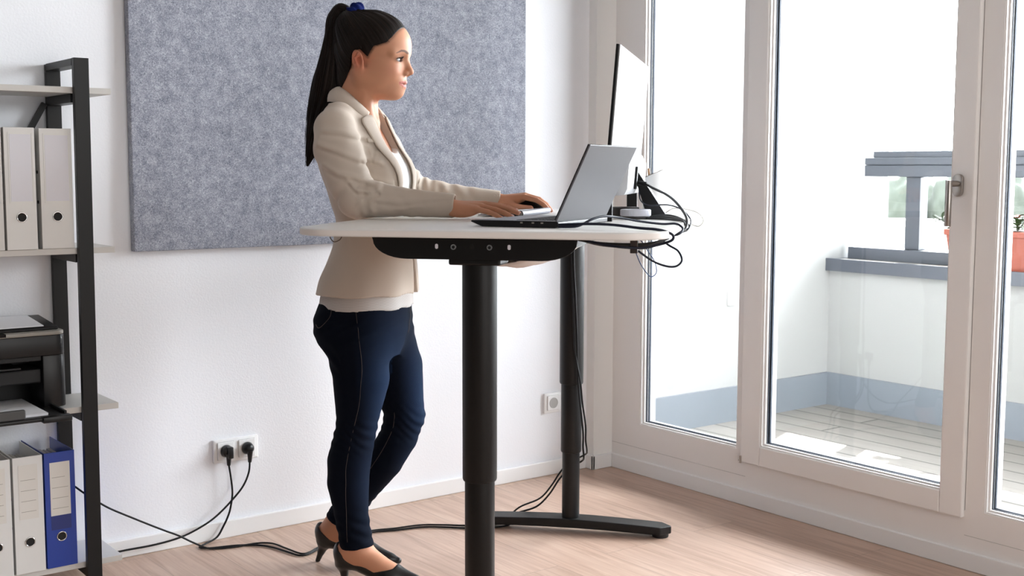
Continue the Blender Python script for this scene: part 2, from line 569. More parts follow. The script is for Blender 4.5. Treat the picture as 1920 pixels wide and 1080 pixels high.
# ------------------------------------------------------------------ the balcony and what lies beyond
struct('floor_balcony', MB().box(0.08, 1.95, -7.0, 0.5, -0.2, -0.03), M['deck'], 'grey decking boards of the balcony')
struct('wall_balcony', MB().box(0.08, 2.06, 0.41, 0.6, -0.2, 3.2), M['ext_wall'], 'white rendered side wall of the balcony')
struct('wall_parapet', MB().box(1.86, 2.06, -7.0, 0.41, -0.2, 0.665), M['ext_wall'], 'low white parapet wall of the balcony')
struct('trim_4', MB().box(0.08, 1.86, 0.396, 0.41, -0.03, 0.137), M['plinth'], 'grey metal plinth along the balcony side wall')
struct('trim_5', MB().box(1.846, 1.86, -7.0, 0.396, -0.03, 0.137), M['plinth'], 'grey metal plinth along the parapet')
cp = MB()
cp.box(1.825, 1.845, -7.0, 0.409, 0.664, 0.727).box(1.845, 2.09, -7.0, 0.409, 0.664, 0.722)
struct('trim_6', cp, M['coping'], 'slate grey parapet coping')
struct('trim_7', MB().box(1.93, 2.10, -7.0, 0.355, 0.722, 0.785, 0.004), M['coping'], 'slate grey upstand on the parapet')
struct('trim_8', MB().box(1.846, 1.929, -7.0, 0.35, 0.7221, 0.7245), M['coping_top'], 'pale ledge on the parapet coping')  # thin paler strip on top of the coping
struct('sun_block_slab', MB().box(0.12, 2.45, -7.0, 0.6, 2.72, 2.9), M['ext_wall'])  # unseen overhang, added and sized to keep direct sun out of the room
rl = empty('railing', (1.98, -3, 0.785), 0, 'slate grey metal balcony railing on the parapet', 'railing')
def par(o, p):
    o.parent = p
    o.matrix_parent_inverse = Matrix.Translation(-Vector(p.location))
    return o
mb = MB()
mb.box(1.93, 2.00, -7.0, 0.268, 1.142, 1.200, 0.004).box(1.922, 1.99, -7.0, 0.262, 1.2001, 1.236, 0.004).box(1.94, 1.985, -7.0, 0.225, 1.236, 1.268, 0.003)
par(mb.build('handrail', M['coping']), rl)
for y in (-0.005, -1.25, -2.5):
    par(MB().box(1.965, 2.03, y - 0.03, y + 0.05, 0.785, 1.142, 0.003).build('post', M['coping']), rl)
par(MB().box(2.0, 2.008, -7.0, 0.40, 0.79, 1.142).build('glass_panel', M['glass']), rl)
o = MB().prism(rrect(1.100, 1.162, 0.531, 0.613, 0.008, 4), 'y', 0.397, 0.41, 0.003).build('outdoor_socket', M['socket'], angle=40)
tag(o, 'small white socket box on the balcony side wall', 'socket')

# planter and its plants
pl = empty('window_box_planter', (1.905, -0.45, 0.7245), 0, 'long terracotta window box planter on the parapet ledge', 'planter')
mb = MB()
def frus(mb_, x0, x1, y0, y1, z0, z1, t):
    v = [(x0 + t, y0 + t, z0), (x1 - t, y0 + t, z0), (x1 - t, y1 - t, z0), (x0 + t, y1 - t, z0), (x0, y0, z1), (x1, y0, z1), (x1, y1, z1), (x0, y1, z1)]
    mb_.add(v, [(0, 3, 2, 1), (4, 5, 6, 7), (0, 1, 5, 4), (1, 2, 6, 5), (2, 3, 7, 6), (3, 0, 4, 7)])
frus(mb, -0.058, 0.10, -0.45, 0.19, 0.0, 0.160, 0.018)
pb = mb.build('trough', M['terracotta'], pl)
mb = MB().box(-0.066, 0.108, -0.458, 0.198, 0.150, 0.178, 0.004)
mb.build('rim', M['terracotta'], pl)
mb = MB().box(-0.05, 0.09, -0.43, 0.17, 0.172, 0.180)
mb.build('soil', M['soil'], pl)
random.seed(5)
def leaf(mb_, base, d, L, w):
    d = Vector(d).normalized()
    s = d.cross(Vector((0, 0, 1)))
    s = s.normalized() if s.length > 1e-3 else Vector((1, 0, 0))
    n = s.cross(d)
    base = Vector(base)
    vs_ = []
    prof = [(0, .12), (.25, .8), (.5, 1), (.75, .7), (1, .05)]
    for t, k in prof:
        c = base + d * (L * t) - Vector((0, 0, 1)) * (L * 0.35 * t * t)
        for q in (-1, 0, 1):
            vs_.append(c + s * (q * w * k) + n * (0.25 * w * k * abs(q)))
    fs = []
    for i in range(4):
        for q in range(2):
            a = i * 3 + q
            fs.append((a, a + 1, a + 4, a + 3))
    mb_.add(vs_, fs)
def plant(y, h_, n, bloom, label, lean=0.0):
    p = empty('flowering_plant', (1.925, y, 0.7245 + 0.179), 0, label, 'plant', 'plants in the terracotta window box')
    a = MB()
    s = MB()
    for k in range(5):
        q = Vector((random.uniform(-.02, .02), random.uniform(-.03, .03) + lean, h_ * random.uniform(.5, 1)))
        s.tube([(0, 0, -0.005), q * 0.5, q], 0.002, 5)
    for k in range(n):
        ang = random.uniform(0, 2 * PI)
        z = random.uniform(0.0, h_ * 0.8)
        leaf(a, (0, lean * z / h_, z), (math.cos(ang) * .7, math.sin(ang) + lean * 8, random.uniform(.1, .7)), random.uniform(.045, .075), random.uniform(.014, .022))
    a.build('foliage', M['leaf'] if bloom else M['leaf_dark'], p)
    s.build('stem', M['leaf_dark'], p)
    for k in range(bloom):
        q = (random.uniform(-.03, 0.0), random.uniform(-.016, .014) + lean, h_ * random.uniform(.75, .95))
        f_ = MB()
        for j in range(9):
            aa = 2 * PI * j / 9
            leaf(f_, q, (math.cos(aa), math.sin(aa), .5), .026, .012)
        f_.build('bloom', M['flower'], p)
plant(-0.268, 0.060, 18, 0, 'low green plant at the left end of the window box', 0.12)
plant(-0.42, 0.09, 12, 1, 'leafy plant behind the door stile in the window box')
plant(-0.570, 0.075, 30, 3, 'plant with orange blooms right of the door stile')
plant(-0.65, 0.09, 14, 2, 'bushy plant at the far right end of the visible window box')

struct('ground', MB().box(8, 260, -60, 260, -6.4, -6.2), M['far_ground'], 'pale ground far below the balcony')
def building(x, y, w, d, h_, rz, label):
    b = empty('far_building', (x, y, -6.2), rz, label, 'building')
    MB().box(-w / 2, w / 2, -d / 2, d / 2, 0, h_).build('wall', M['far_wall'], b)
    MB().box(-w / 2 - .3, w / 2 + .3, -d / 2 - .3, d / 2 + .3, h_, h_ + .3).build('roof_edge', M['far_wall'], b)
def fwd_pt(px, D):
    # a far point on the ray of a picture column, at distance D on the ground plan
    a = yaw - math.atan((px - 960) / 2271.8)
    return Vector((-3.19 + math.cos(a) * D, -3.53 + math.sin(a) * D, 0))
p = fwd_pt(1765, 70); building(p.x, p.y, 7.2, 3.0, 4.3, yaw - 0.35 - PI / 2, 'low pale building beyond the railing with flat roof')
p = fwd_pt(1636, 42); building(p.x, p.y, 0.9, 0.7, 13.5, yaw - 0.29 - PI / 2, 'tall pale building edge beside the balcony side wall')
def tree(px, D, h_, w, label):
    p = fwd_pt(px, D)
    t = empty('tree', (p.x, p.y, -6.2), 0, label, 'tree', 'trees beyond the balcony railing')
    b = bmesh.new()
    bmesh.ops.create_icosphere(b, subdivisions=4, radius=1)
    rr = random.random() * 9
    for v in b.verts:
        n = math.sin(v.co.x * 5 + rr) * math.sin(v.co.y * 6 + rr * 2) * math.sin(v.co.z * 5 + rr * 3)
        n2 = math.sin(v.co.x * 13 + rr) * math.sin(v.co.y * 12 - rr) * math.sin(v.co.z * 14)
        v.co *= 1 + 0.18 * n + 0.08 * n2
        v.co = Vector((v.co.x * w, v.co.y * w, v.co.z * h_ * 0.42 + h_ * 0.6))
    m_ = MB()
    m_._merge(b)
    m_.build('crown', M['tree'], t, smooth=True)
    MB().tube([(0, 0, 0), (0, 0, h_ * 0.35)], 0.3, 8, smooth_path=False).build('trunk', M['soil'], t)
for k, (px, h_, w, lb) in enumerate(((1690, 5.9, 2.6, 'round tree beside the railing post beyond the balcony'), (1735, 5.6, 3.0, 'broad tree between the railing post and the door stile'),
                                 (1785, 6.0, 2.8, 'tree just left of the door stile beyond the railing'), (1835, 5.4, 3.0, 'tree hidden mostly by the door stile'),
                                 (1885, 6.1, 2.7, 'tree right of the door stile beyond the railing'), (1930, 5.6, 2.8, 'outermost tree right of the door frame beyond the railing'))):
    tree(px, 100 + (k % 2) * 14, h_ * 1.13, w * 0.64, lb)

# ------------------------------------------------------------------ acoustic board and sockets
o = MB().box(-1.905, -0.430, YB - 0.032, YB - 0.002, 0.930, 1.905, 0.003).build('acoustic_board', M['felt'])
tag(o, 'large grey felt acoustic board hung on the white wall behind the woman', 'pinboard')

def socket_insert(parent, cx, cz, detail=True):
    MB().prism(rrect(cx - 0.0275, cx + 0.0275, cz - 0.0275, cz + 0.0275, 0.002, 3), 'y', YB - 0.0155, YB - 0.008, 0.0012).build('socket_insert', M['socket'], parent)
    mb_ = MB()
    rg = Matrix.Translation((cx, YB - 0.0157, cz)) @ Matrix.Rotation(PI / 2, 4, 'X')
    mb_.lathe([(0.0205, 0.0), (0.0205, 0.0012), (0.0190, 0.0012), (0.0190, 0.0)], 32, rg, cap=False)
    mb_.lathe([(0.0001, 0.0002), (0.0188, 0.0002)], 32, rg, cap=False)
    for dx in (-0.0095, 0.0095):
        mb_.lathe([(0.0001, 0.0006), (0.0026, 0.0006)], 12, Matrix.Translation((cx + dx, YB - 0.0157, cz)) @ Matrix.Rotation(PI / 2, 4, 'X'), cap=False)
    mb_.build('socket_well', M['socket_line'], parent)
def frame_plate(parent, x0, x1, z0, z1, holes):
    mb_ = MB()
    mb_.prism(rrect(x0, x1, z0, z1, 0.004, 4), 'y', YB - 0.011, YB, 0.004, seg=3)
    f_ = mb_.build('cover_frame', M['socket'], parent, angle=35)
    g = MB()
    for (hx, hz) in holes:
        g.prism(rrect(hx - 0.0287, hx + 0.0287, hz - 0.0287, hz + 0.0287, 0.002, 3), 'y', YB - 0.0113, YB - 0.0105)
    g.build('gap_line', M['socket_line'], parent)
ds = empty('double_wall_socket', (0, 0, 0), 0, 'white double wall socket holding two black plugs', 'socket')
frame_plate(ds, -1.662, -1.508, 0.2455, 0.3215, ((-1.6215, 0.284), (-1.5495, 0.284)))
for cx in (-1.6215, -1.5495):
    socket_insert(ds, cx, 0.284)
ss = empty('wall_socket', (0, 0, 0), 0, 'single white wall socket between the desk legs', 'socket')
frame_plate(ss, -0.318, -0.236, 0.2425, 0.3205, ((-0.277, 0.2815),))
socket_insert(ss, -0.277, 0.2815)

# ------------------------------------------------------------------ shelf unit and its load
sh = empty('shelf_unit', (-2.5, -0.08, 0), 0, 'black steel frame shelving unit with light grey boards', 'shelf')
def sp(o): return par(o, sh)
XE = -2.034
for zt_, yf in ((1.395, -0.198), (0.962, -0.192), (0.522, -0.183), (0.080, -0.175)):
    sp(MB().box(-2.95, XE, yf, 0.028, zt_ - 0.0165, zt_, 0.001).build('shelf_board', M['shelf']))
def side_frame(x0, x1):
    mb_ = MB()
    fr_ = lambda z: -0.196 - 0.022 * (z / 1.47)
    mb_.prism([(fr_(0) - .0, 0.0), (fr_(0) + 0.018, 0.0), (fr_(1.47) + 0.018, 1.472), (fr_(1.47), 1.472)], 'x', x0, x1, 0.0008)
    sp(mb_.build('front_post', M['black_steel']))
    sp(MB().box(x0, x1, 0.0285, 0.0445, 0.0, 1.47, 0.0008).build('rear_post', M['black_steel']))
    sp(MB().box(x0, x1, -0.196, 0.0285, 1.452, 1.471).build('top_bar', M['black_steel']))
    for zt_ in (1.395, 0.962, 0.522, 0.080):
        sp(MB().box(x0, x1, -0.180, 0.0285, zt_ - 0.0165 - 0.024, zt_ - 0.0165).build('cross_bar', M['black_steel']))
side_frame(-2.139, -2.099)
side_frame(-2.89, -2.85)
sp(MB().tube([(-2.145, 0.034, 1.36), (-2.85, 0.034, 0.10)], 0.011, 4, smooth_path=False).build('diagonal_brace', M['black_steel']))

def binder(name, x0, z0, yf, m, label, look, w=0.080, h_=0.322, dpt=0.285, rz=0.0):
    """lever-arch file: spine faces -y; x0 is the left edge of the spine"""
    b = empty(name, (x0, yf, z0), rz, label, 'binder', 'lever arch files on the shelves')
    t = 0.0025
    mb_ = MB()
    mb_.box(0, t, 0, dpt, 0, h_, 0.0006)
    mb_.box(w - t, w, 0, dpt, 0, h_, 0.0006)
    mb_.box(0, w, -0.001, t, 0, h_, 0.0008)
    cov = mb_.build('cover', m, b)
    mb_ = MB()
    random.seed(int(abs(x0) * 1000) + int(z0 * 100))
    n = 13
    for k in range(n):
        xx = 0.005 + (w - 0.016) * k / n
        a = 0.004 + random.uniform(0, .006)
        hh = h_ - 0.026 - random.uniform(0, .010)
        mb_.box(xx, xx + (w - 0.016) / n * 0.9, 0.02 + random.uniform(0, .006), dpt - 0.03, 0.004, hh)
    mb_.build('paper_block', M['paper_edge'], b)
    # finger hole
    hz = 0.086
    rg = Matrix.Translation((w / 2, -0.0012, hz)) @ Matrix.Rotation(PI / 2, 4, 'X')
    MB().lathe([(0.0001, 0.0004), (0.0118, 0.0004)], 28, rg, cap=False).build('finger_hole', M['dark_hole'], b)
    MB().lathe([(0.0112, 0.0), (0.0112, 0.0016), (0.0135, 0.0016), (0.0138, 0.0)], 28, rg, cap=False).build('ring', M['chrome'], b, smooth=True)
    if look == 'plain':
        mb_ = MB().box(0.014, w - 0.010, -0.0016, -0.0010, 0.128, h_ - 0.018)
        mb_.build('spine_label', M['label_plain'], b)
        mb_ = MB()
        px0, px1, pz0, pz1 = 0.010, w - 0.006, 0.123, h_ - 0.013
        mb_.box(px0, px0 + 0.002, -0.0018, -0.0010, pz0, pz1).box(px1 - 0.002, px1, -0.0018, -0.0010, pz0, pz1).box(px0, px1, -0.0018, -0.0010, pz0, pz0 + 0.002).box(px0, px1, -0.0018, -0.0010, pz1 - 0.002, pz1)
        mb_.build('label_pocket', M['binder_white'], b)
    else:
        lz0, lz1 = (0.118, h_ - 0.022) if look == 'lined' else (0.146, h_ - 0.028)
        mb_ = MB().box(0.014, w - 0.014, -0.0016, -0.0010, lz0 if look == 'pocket' else 0.150, lz1)
        lab = mb_.build('spine_label', M['label'], b)
        for k in range(4):
            ln = MB()
            zz = lz1 - 0.042 - 0.029 * k
            ln.box(0.019, w - (0.028 if (look == 'pocket' and k == 0) else 0.020), -0.0019, -0.0016, zz - 0.0005, zz + 0.0005)
            ln.build('ruled_line', M['label_line'], lab)
        if look == 'pocket':
            MB().box(0.014, w - 0.014, -0.0016, -0.0010, 0.106, 0.1455).build('pocket_lining', M['navy_edge'], b)
    # lever rivets on the left cover
    for zz in (0.125, 0.205):
        MB().box(-0.0015, 0.0, 0.018, 0.030, zz - 0.004, zz + 0.004, 0.0005).build('rivet', M['black_plastic'], b)
    return b
ZU = 0.9625
binder('white_binder', -2.229, ZU, -0.192, M['binder_white'], 'white lever arch file next to the frame post on upper shelf', 'plain', 0.084, h_=0.321, dpt=0.215, rz=R(-1.0))
binder('white_binder', -2.320, ZU, -0.196, M['binder_white'], 'second white lever arch file from the frame post on upper shelf', 'plain', 0.078, dpt=0.215, rz=R(-0.5))
binder('white_binder', -2.405, ZU, -0.192, M['binder_white'], 'white lever arch file farthest from the frame post on upper shelf', 'plain', dpt=0.215)
binder('blue_binder', -2.243, 0.0805, -0.180, M['binder_blue'], 'royal blue lever arch file with white label on bottom shelf', 'pocket', 0.082, h_=0.323, dpt=0.21, rz=R(0.5))
binder('white_binder', -2.326, 0.0805, -0.182, M['binder_white'], 'white lever arch file beside the blue file on bottom shelf', 'lined', 0.078, dpt=0.21)
binder('white_binder', -2.411, 0.0805, -0.186, M['binder_white'], 'white lever arch file farthest from the blue file on bottom shelf', 'lined', 0.078, dpt=0.21)

# printer
pr = empty('printer', (-2.385, -0.07, 0.5225), 0, 'black multifunction printer on the shelf, paper on its lid', 'printer')
def pp(mb_, n_, m_, **k): return mb_.build(n_, m_, pr, **k)
W2 = 0.213
# body with rounded front corners, hollow front bay
mb = MB()
out = rrect(-W2, W2, -0.112, 0.092, 0.028, 8, (1, 0, 0, 1))
mb.prism(out, 'z', 0.150, 0.205, 0.002)
mb.prism([(q[0], q[1]) for q in rrect(-W2, W2, 0.02, 0.092, 0.004, 2)], 'z', 0.0, 0.150)
mb.prism(rrect(0.148, W2, -0.112, 0.06, 0.028, 8, (1, 0, 0, 0)), 'z', 0.006, 0.150, 0.003)
mb.prism(rrect(-W2, -0.148, -0.112, 0.06, 0.028, 8, (0, 0, 0, 1)), 'z', 0.006, 0.150, 0.003)
pp(mb, 'casing', M['black_plastic'], angle=35)
pp(MB().box(-0.1475, 0.1475, -0.098, 0.02, 0.075, 0.113, 0.004).box(-0.1475, 0.1475, -0.104, 0.02, 0.136, 0.1495, 0.002), 'front_cover', M['black_matte'])
pp(MB().box(-0.128, 0.09, -0.118, -0.02, 0.118, 0.124, 0.002), 'output_tray', M['black_plastic'])
pp(MB().prism(rrect(-W2 + .001, W2 - .001, -0.116, 0.08, 0.03, 8, (1, 0, 0, 1)), 'z', 0.2055, 0.216, 0.003), 'control_panel', mat('grey_beige_panel', (150, 146, 138), 0.35), angle=35)
pp(MB().box(-0.10, 0.055, -0.117, -0.09, 0.2085, 0.2165), 'display', M['screen'])
mb = MB()
mb.prism([(-0.088, 0.2165), (0.09, 0.2165), (0.09, 0.240), (-0.082, 0.226), (-0.088, 0.222)], 'x', -0.205, 0.200, 0.003)
pp(mb, 'scanner_lid', M['black_plastic'], angle=35)
mb = MB()
mb.prism(rrect(-0.155, 0.170, -0.262, -0.03, 0.006, 3), 'z', 0.0005, 0.010, 0.002)
mb.box(0.100, 0.175, -0.268, -0.235, -0.004, 0.012, 0.003)
mb.box(-0.155, -0.149, -0.255, -0.03, 0.010, 0.022).box(0.164, 0.170, -0.235, -0.03, 0.010, 0.018)
pp(mb, 'paper_tray', M['black_plastic'], angle=35)
pp(MB().box(-0.03, 0.060, -0.258, -0.244, 0.010, 0.036, 0.004), 'paper_stop', mat('dark_grey_plastic', (70, 70, 70), 0.4))
o = MB().box(-2.530, -2.262, -0.302, -0.06, 0.5330, 0.5395).build('paper_stack', M['paper'])
tag(o, 'white paper stack lying in the printer tray', 'paper')
mb = MB()
mb.prism([(-0.152, 0.7495), (0.005, 0.7625), (0.006, 0.7645), (-0.151, 0.7515)], 'x', -2.56, -2.222)
o = mb.build('paper_sheet', M['paper'])
tag(o, 'white sheets of paper lying on top of the black printer', 'paper')

# ------------------------------------------------------------------ desk
dk = empty('standing_desk', DO, DA, 'white topped sit-stand desk on two black telescopic columns', 'desk')
def top_outline(x0, x1, y0, y1, r):
    return rrect(x0, x1, y0, y1, r, 12)
mb = MB().prism(top_outline(-0.425, 0.408, -0.700, 0.735, 0.105), 'z', ZT - 0.0165, ZT, 0.0028, seg=3)
mb.build('desk_top', M['desk_top'], dk, angle=35)
o = MB().prism(top_outline(-0.4256, 0.4086, -0.7006, 0.7356, 0.1056), 'z', ZT - 0.0135, ZT - 0.003)
tag(o.build('edge_band', M['desk_edge'], dk, angle=35), 'grey-white edge band')
ZL = ZT - 0.0165
def apron(y0, y1):
    c = 0.0
    pts = [(-0.236, ZL)]
    for k in range(9):
        a = R(180 + 90 * k / 8)
        pts.append((-0.155 + 0.078 * math.cos(a), ZL - 0.008 + 0.040 * math.sin(a)))
    for k in range(9):
        a = R(270 + 90 * k / 8)
        pts.append((0.142 + 0.078 * math.cos(a), ZL - 0.008 + 0.040 * math.sin(a)))
    pts.append((0.222, ZL))
    mb_ = MB().prism(pts, 'y', y0, y1, 0.001)
    return mb_.build('apron_plate', M['black_metal'], dk)
for s in (-1, 1):
    apron(s * 0.668 - 0.003, s * 0.668 + 0.003)
    mb = MB()
    mb.prism(rrect(-0.063, 0.053, s * 0.626 - 0.043, s * 0.626 + 0.043, 0.006, 3), 'z', ZL - 0.060, ZL - 0.046, 0.004)
    mb.box(-0.05, 0.04, s * 0.626 - 0.036, s * 0.626 + 0.036, ZL - 0.05, ZL)
    mb.build('mounting_bracket', M['black_metal'], dk)
    # three-stage column
    col = [(0.0385, 0.487, ZL - 0.05, 'column_upper'), (0.0335, 0.262, 0.50, 'column_middle'), (0.0285, 0.034, 0.28, 'column_lower')]
    for r_, z0, z1, nm in col:
        mb = MB().lathe([(r_ - 0.005, z0), (r_ - 0.0015, z0 + 0.0015), (r_, z0 + 0.006), (r_, z1)], 40, Matrix.Translation((-0.003, s * 0.626, 0)))
        mb.build(nm, M['black_metal'], dk, angle=40)
    # foot: tapered bar along local x with rounded ends
    n = 20
    prof = []
    mb = MB()
    L0, L1 = -0.335, 0.325
    def zt_at(x): return 0.0475 - 0.012 * (abs(x) / 0.33) ** 1.6
    def zb_at(x): return 0.012 + 0.006 * max(0, 1 - (abs(x) / 0.28) ** 2)
    xs_ = [L0 + (L1 - L0) * k / n for k in range(n + 1)]
    verts, faces = [], []
    for x in xs_:
        wdt = 0.036
        e = min(x - L0, L1 - x)
        if e < 0.034:
            wdt = max(0.004, math.sqrt(max(0, 0.036 ** 2 - (0.036 - e) ** 2)))
        for yy, zz in ((-wdt, zb_at(x)), (wdt, zb_at(x)), (wdt, zt_at(x)), (-wdt, zt_at(x))):
            verts.append((x, s * 0.626 + yy, zz))
    xs_fine = xs_
    for i in range(n):
        for k in range(4):
            a = i * 4 + k
            b_ = i * 4 + (k + 1) % 4
            faces.append((a, b_, b_ + 4, a + 4))
    faces += [(0, 1, 2, 3), tuple(range(n * 4, n * 4 + 4))]
    mb.add(verts, faces)
    ft = mb.build('foot', M['black_metal'], dk)
    m2 = ft.modifiers.new('edge', 'BEVEL')
    m2.width, m2.segments, m2.limit_method = 0.003, 2, 'ANGLE'
    for xx in (-0.30, 0.29):
        MB().lathe([(0.026, 0.0), (0.027, 0.003), (0.027, 0.013)], 20, Matrix.Translation((xx, s * 0.626, 0))).build('levelling_pad', M['black_matte'], dk, angle=40)
# bolts and slots on the near apron
for xx in (-0.050, 0.030):
    rg = Matrix.Translation((xx, -0.6712, 1.0105)) @ Matrix.Rotation(PI / 2, 4, 'X')
    bo = MB().lathe([(0.0066, 0.0), (0.0066, 0.0016), (0.0060, 0.0024), (0.0034, 0.0024)], 20, rg, cap=False).build('bolt', M['chrome'], dk, angle=40)
    MB().lathe([(0.0001, 0.0012), (0.0036, 0.0012)], 12, rg, cap=False).build('hex_socket', M['dark_hole'], bo)
for xx, m_ in ((-0.088, M['label_plain']), (0.073, M['label_plain']), (-0.009, M['dark_hole'])):
    wdt = 0.0034 if m_ is not M['dark_hole'] else 0.0045
    o = MB().prism(rrect(xx - wdt, xx + wdt, 1.0115 - 0.0055, 1.0115 + 0.0055, wdt * 0.95, 5), 'y', -0.6716, -0.6712).build('slot', m_, dk)
# long beams between the aprons, fabric cable net sagging below, control unit at the sitter's edge
for x_ in (-0.20, 0.15):
    MB().box(x_, x_ + 0.04, -0.66, 0.66, ZL - 0.030, ZL).build('beam', M['black_metal'], dk)
mb = MB()
nu, nv = 16, 12
verts, faces = [], []
for i in range(nu + 1):
    for j in range(nv + 1):
        u, v = i / nu, j / nv
        x = -0.135 + 0.27 * u
        y = -0.50 + 1.0 * v
        sag = math.sin(PI * u) ** 0.8 * (0.55 + 0.45 * math.sin(PI * v))
        z = ZL - 0.028 - 0.075 * sag + 0.004 * math.sin(v * 31) * math.sin(u * 9)
        verts.append((x, y, z))
for i in range(nu):
    for j in range(nv):
        a = i * (nv + 1) + j
        faces.append((a, a + 1, a + nv + 2, a + nv + 1))
mb.add(verts, faces)
net = mb.build('cable_net', M['net'], dk, smooth=True)
sm = net.modifiers.new('thick', 'SOLIDIFY')
sm.thickness = 0.002
MB().box(-0.413, -0.345, -0.575, -0.515, ZL - 0.0045, ZL, 0.001).build('control_unit', M['black_plastic'], dk)
MB().tube([(-0.380, -0.54, ZL - 0.002), (-0.379, -0.545, ZL - 0.012), (-0.368, -0.55, ZL - 0.021), (-0.354, -0.55, ZL - 0.016), (-0.345, -0.548, ZL - 0.004), (-0.325, -0.545, ZL - 0.001)], 0.0012, 6).build('control_wire', mat('brown_wire', (104, 86, 74), 0.5), dk, smooth=True)

def on_desk(name, x, y, rz, label, cat, group=None, z=ZT + 0.0004):
    return empty(name, desk_pt(x, y, z), DA + rz, label, cat, group)

# laptop (local: -x towards the user, hinge at x=0, y across)
lp = on_desk('laptop', 0.155, -0.555, R(-12), 'open silver laptop with black base near the desk corner', 'laptop')
mb = MB()
Ld, Lw = 0.212, 0.322
pts = [(-Ld, 0.0125), (-Ld + 0.004, 0.0145), (0.0, 0.0152), (0.004, 0.012), (0.004, 0.003), (-0.004, 0.0008), (-Ld + 0.028, 0.0008), (-Ld + 0.002, 0.0105)]
mb.prism(pts, 'y', 0, Lw, 0.0008)
mb.build('base', M['black_plastic'], lp)
MB().box(-Ld + 0.012, -0.012, 0.012, Lw - 0.012, 0.0146, 0.0153).build('palm_deck', M['silver'], lp)
mb = MB()
for r_ in range(5):
    for c in range(13):
        mb.box(-0.110 + r_ * 0.0185, -0.110 + r_ * 0.0185 + 0.0155, 0.03 + c * 0.0196, 0.03 + c * 0.0196 + 0.0168, 0.0152, 0.0162)
mb.build('keyboard_keys', M['black_matte'], lp)
mb = MB()
for xx in (-0.088, -0.060, -0.038):
    mb.box(xx, xx + 0.006, -0.0006, 0.004, 0.0090, 0.0125)
mb.build('port', M['steel'], lp)
lid = Matrix.Translation((0.0, 0, 0.0145)) @ Matrix.Rotation(R(25), 4, 'Y')
lo = MB().box(-0.0045, 0.0, 0, Lw, 0.0, 0.186, 0.0012, mtx=lid).build('lid', M['lid'], lp)
MB().box(-0.0062, -0.0047, 0.0, Lw, 0.002, 0.1855, mtx=lid).build('screen', M['screen'], lo)

# monitor: panel parallel to the desk's long side, leaning back a little
mn = on_desk('monitor', 0.245, 0.12, 0, 'thin white backed monitor facing the woman on the desk', 'monitor')
tilt = Matrix.Translation((-0.029, 0, 0.063)) @ Matrix.Rotation(R(4.4), 4, 'Y')
MB().box(-0.0035, 0.0035, -0.345, 0.335, 0.0, 0.372, 0.001, mtx=tilt).build('panel', M['black_plastic'], mn)
MB().box(0.0036, 0.0075, -0.3435, 0.335, 0.001, 0.3715, 0.0015, mtx=tilt).build('back_shell', M['monitor_white'], mn)
mb = MB()
hp = [(0.0075, 0.0), (0.034, 0.004), (0.040, 0.02), (0.040, 0.085), (0.026, 0.108), (0.0075, 0.125)]
mb.prism(hp, 'y', -0.22, 0.20, 0.003, mtx=tilt)
mb.build('rear_housing', M['monitor_white'], mn, angle=35)
MB().box(0.0402, 0.0425, -0.050, 0.020, 0.024, 0.050, mtx=tilt).build('port_recess', M['black_matte'], mn)
MB().box(0.0402, 0.0460, -0.078, -0.056, 0.018, 0.078, mtx=tilt).build('neck_joint', M['black_steel'], mn)
# easel leg: black tapering plate from the housing back to the desk
mb = MB().prism([(0.004, 0.128), (0.010, 0.136), (0.100, 0.0), (0.044, 0.0)], 'y', -0.030, 0.012, 0.0015)
mb.build('stand_leg', M['black_steel'], mn)
for y_ in (-0.30, 0.26):
    MB().box(-0.046, -0.016, y_, y_ + 0.015, 0.0, 0.066, 0.001).build('front_foot', M['black_steel'], mn)

# keyboard (tube at the back edge), mouse
kb = on_desk('keyboard', -0.055, 0.03, R(-4), 'slim silver keyboard with a battery tube along its back edge', 'keyboard')
mb = MB().prism([(-0.115, 0.002), (0.0, 0.009), (0.0, 0.013), (-0.115, 0.0055)], 'y', 0, 0.30, 0.0008)
mb.build('base', M['silver'], kb)
mb = MB()
ti = Matrix.Translation((-0.115, 0, 0.0055)) @ Matrix.Rotation(-math.atan(0.0075 / 0.115), 4, 'Y')
for r_ in range(5):
    for c in range(15):
        mb.box(0.006 + r_ * 0.0195, 0.006 + r_ * 0.0195 + 0.0165, 0.006 + c * 0.0193, 0.006 + c * 0.0193 + 0.0165, 0.0002, 0.0026, mtx=ti)
mb.build('keys', M['key'], kb)
tb = MB().tube([(0.006, -0.002, 0.0088), (0.006, 0.302, 0.0088)], 0.0086, 24, smooth_path=False).build('battery_tube', M['silver'], kb, angle=40)
MB().tube([(0.006, -0.0026, 0.0088), (0.006, -0.0022, 0.0088)], 0.0070, 20, smooth_path=False).build('tube_cap', mat('grey_cap', (120, 116, 112), 0.4), tb)
MB().tube([(0.006, -0.0021, 0.0088), (0.006, -0.0005, 0.0088)], 0.0090, 20, smooth_path=False).build('cap_ring', M['black_plastic'], tb)
MB().box(-0.06, 0.0, -0.003, 0.0, 0.001, 0.0105).build('end_cap', M['black_plastic'], kb)

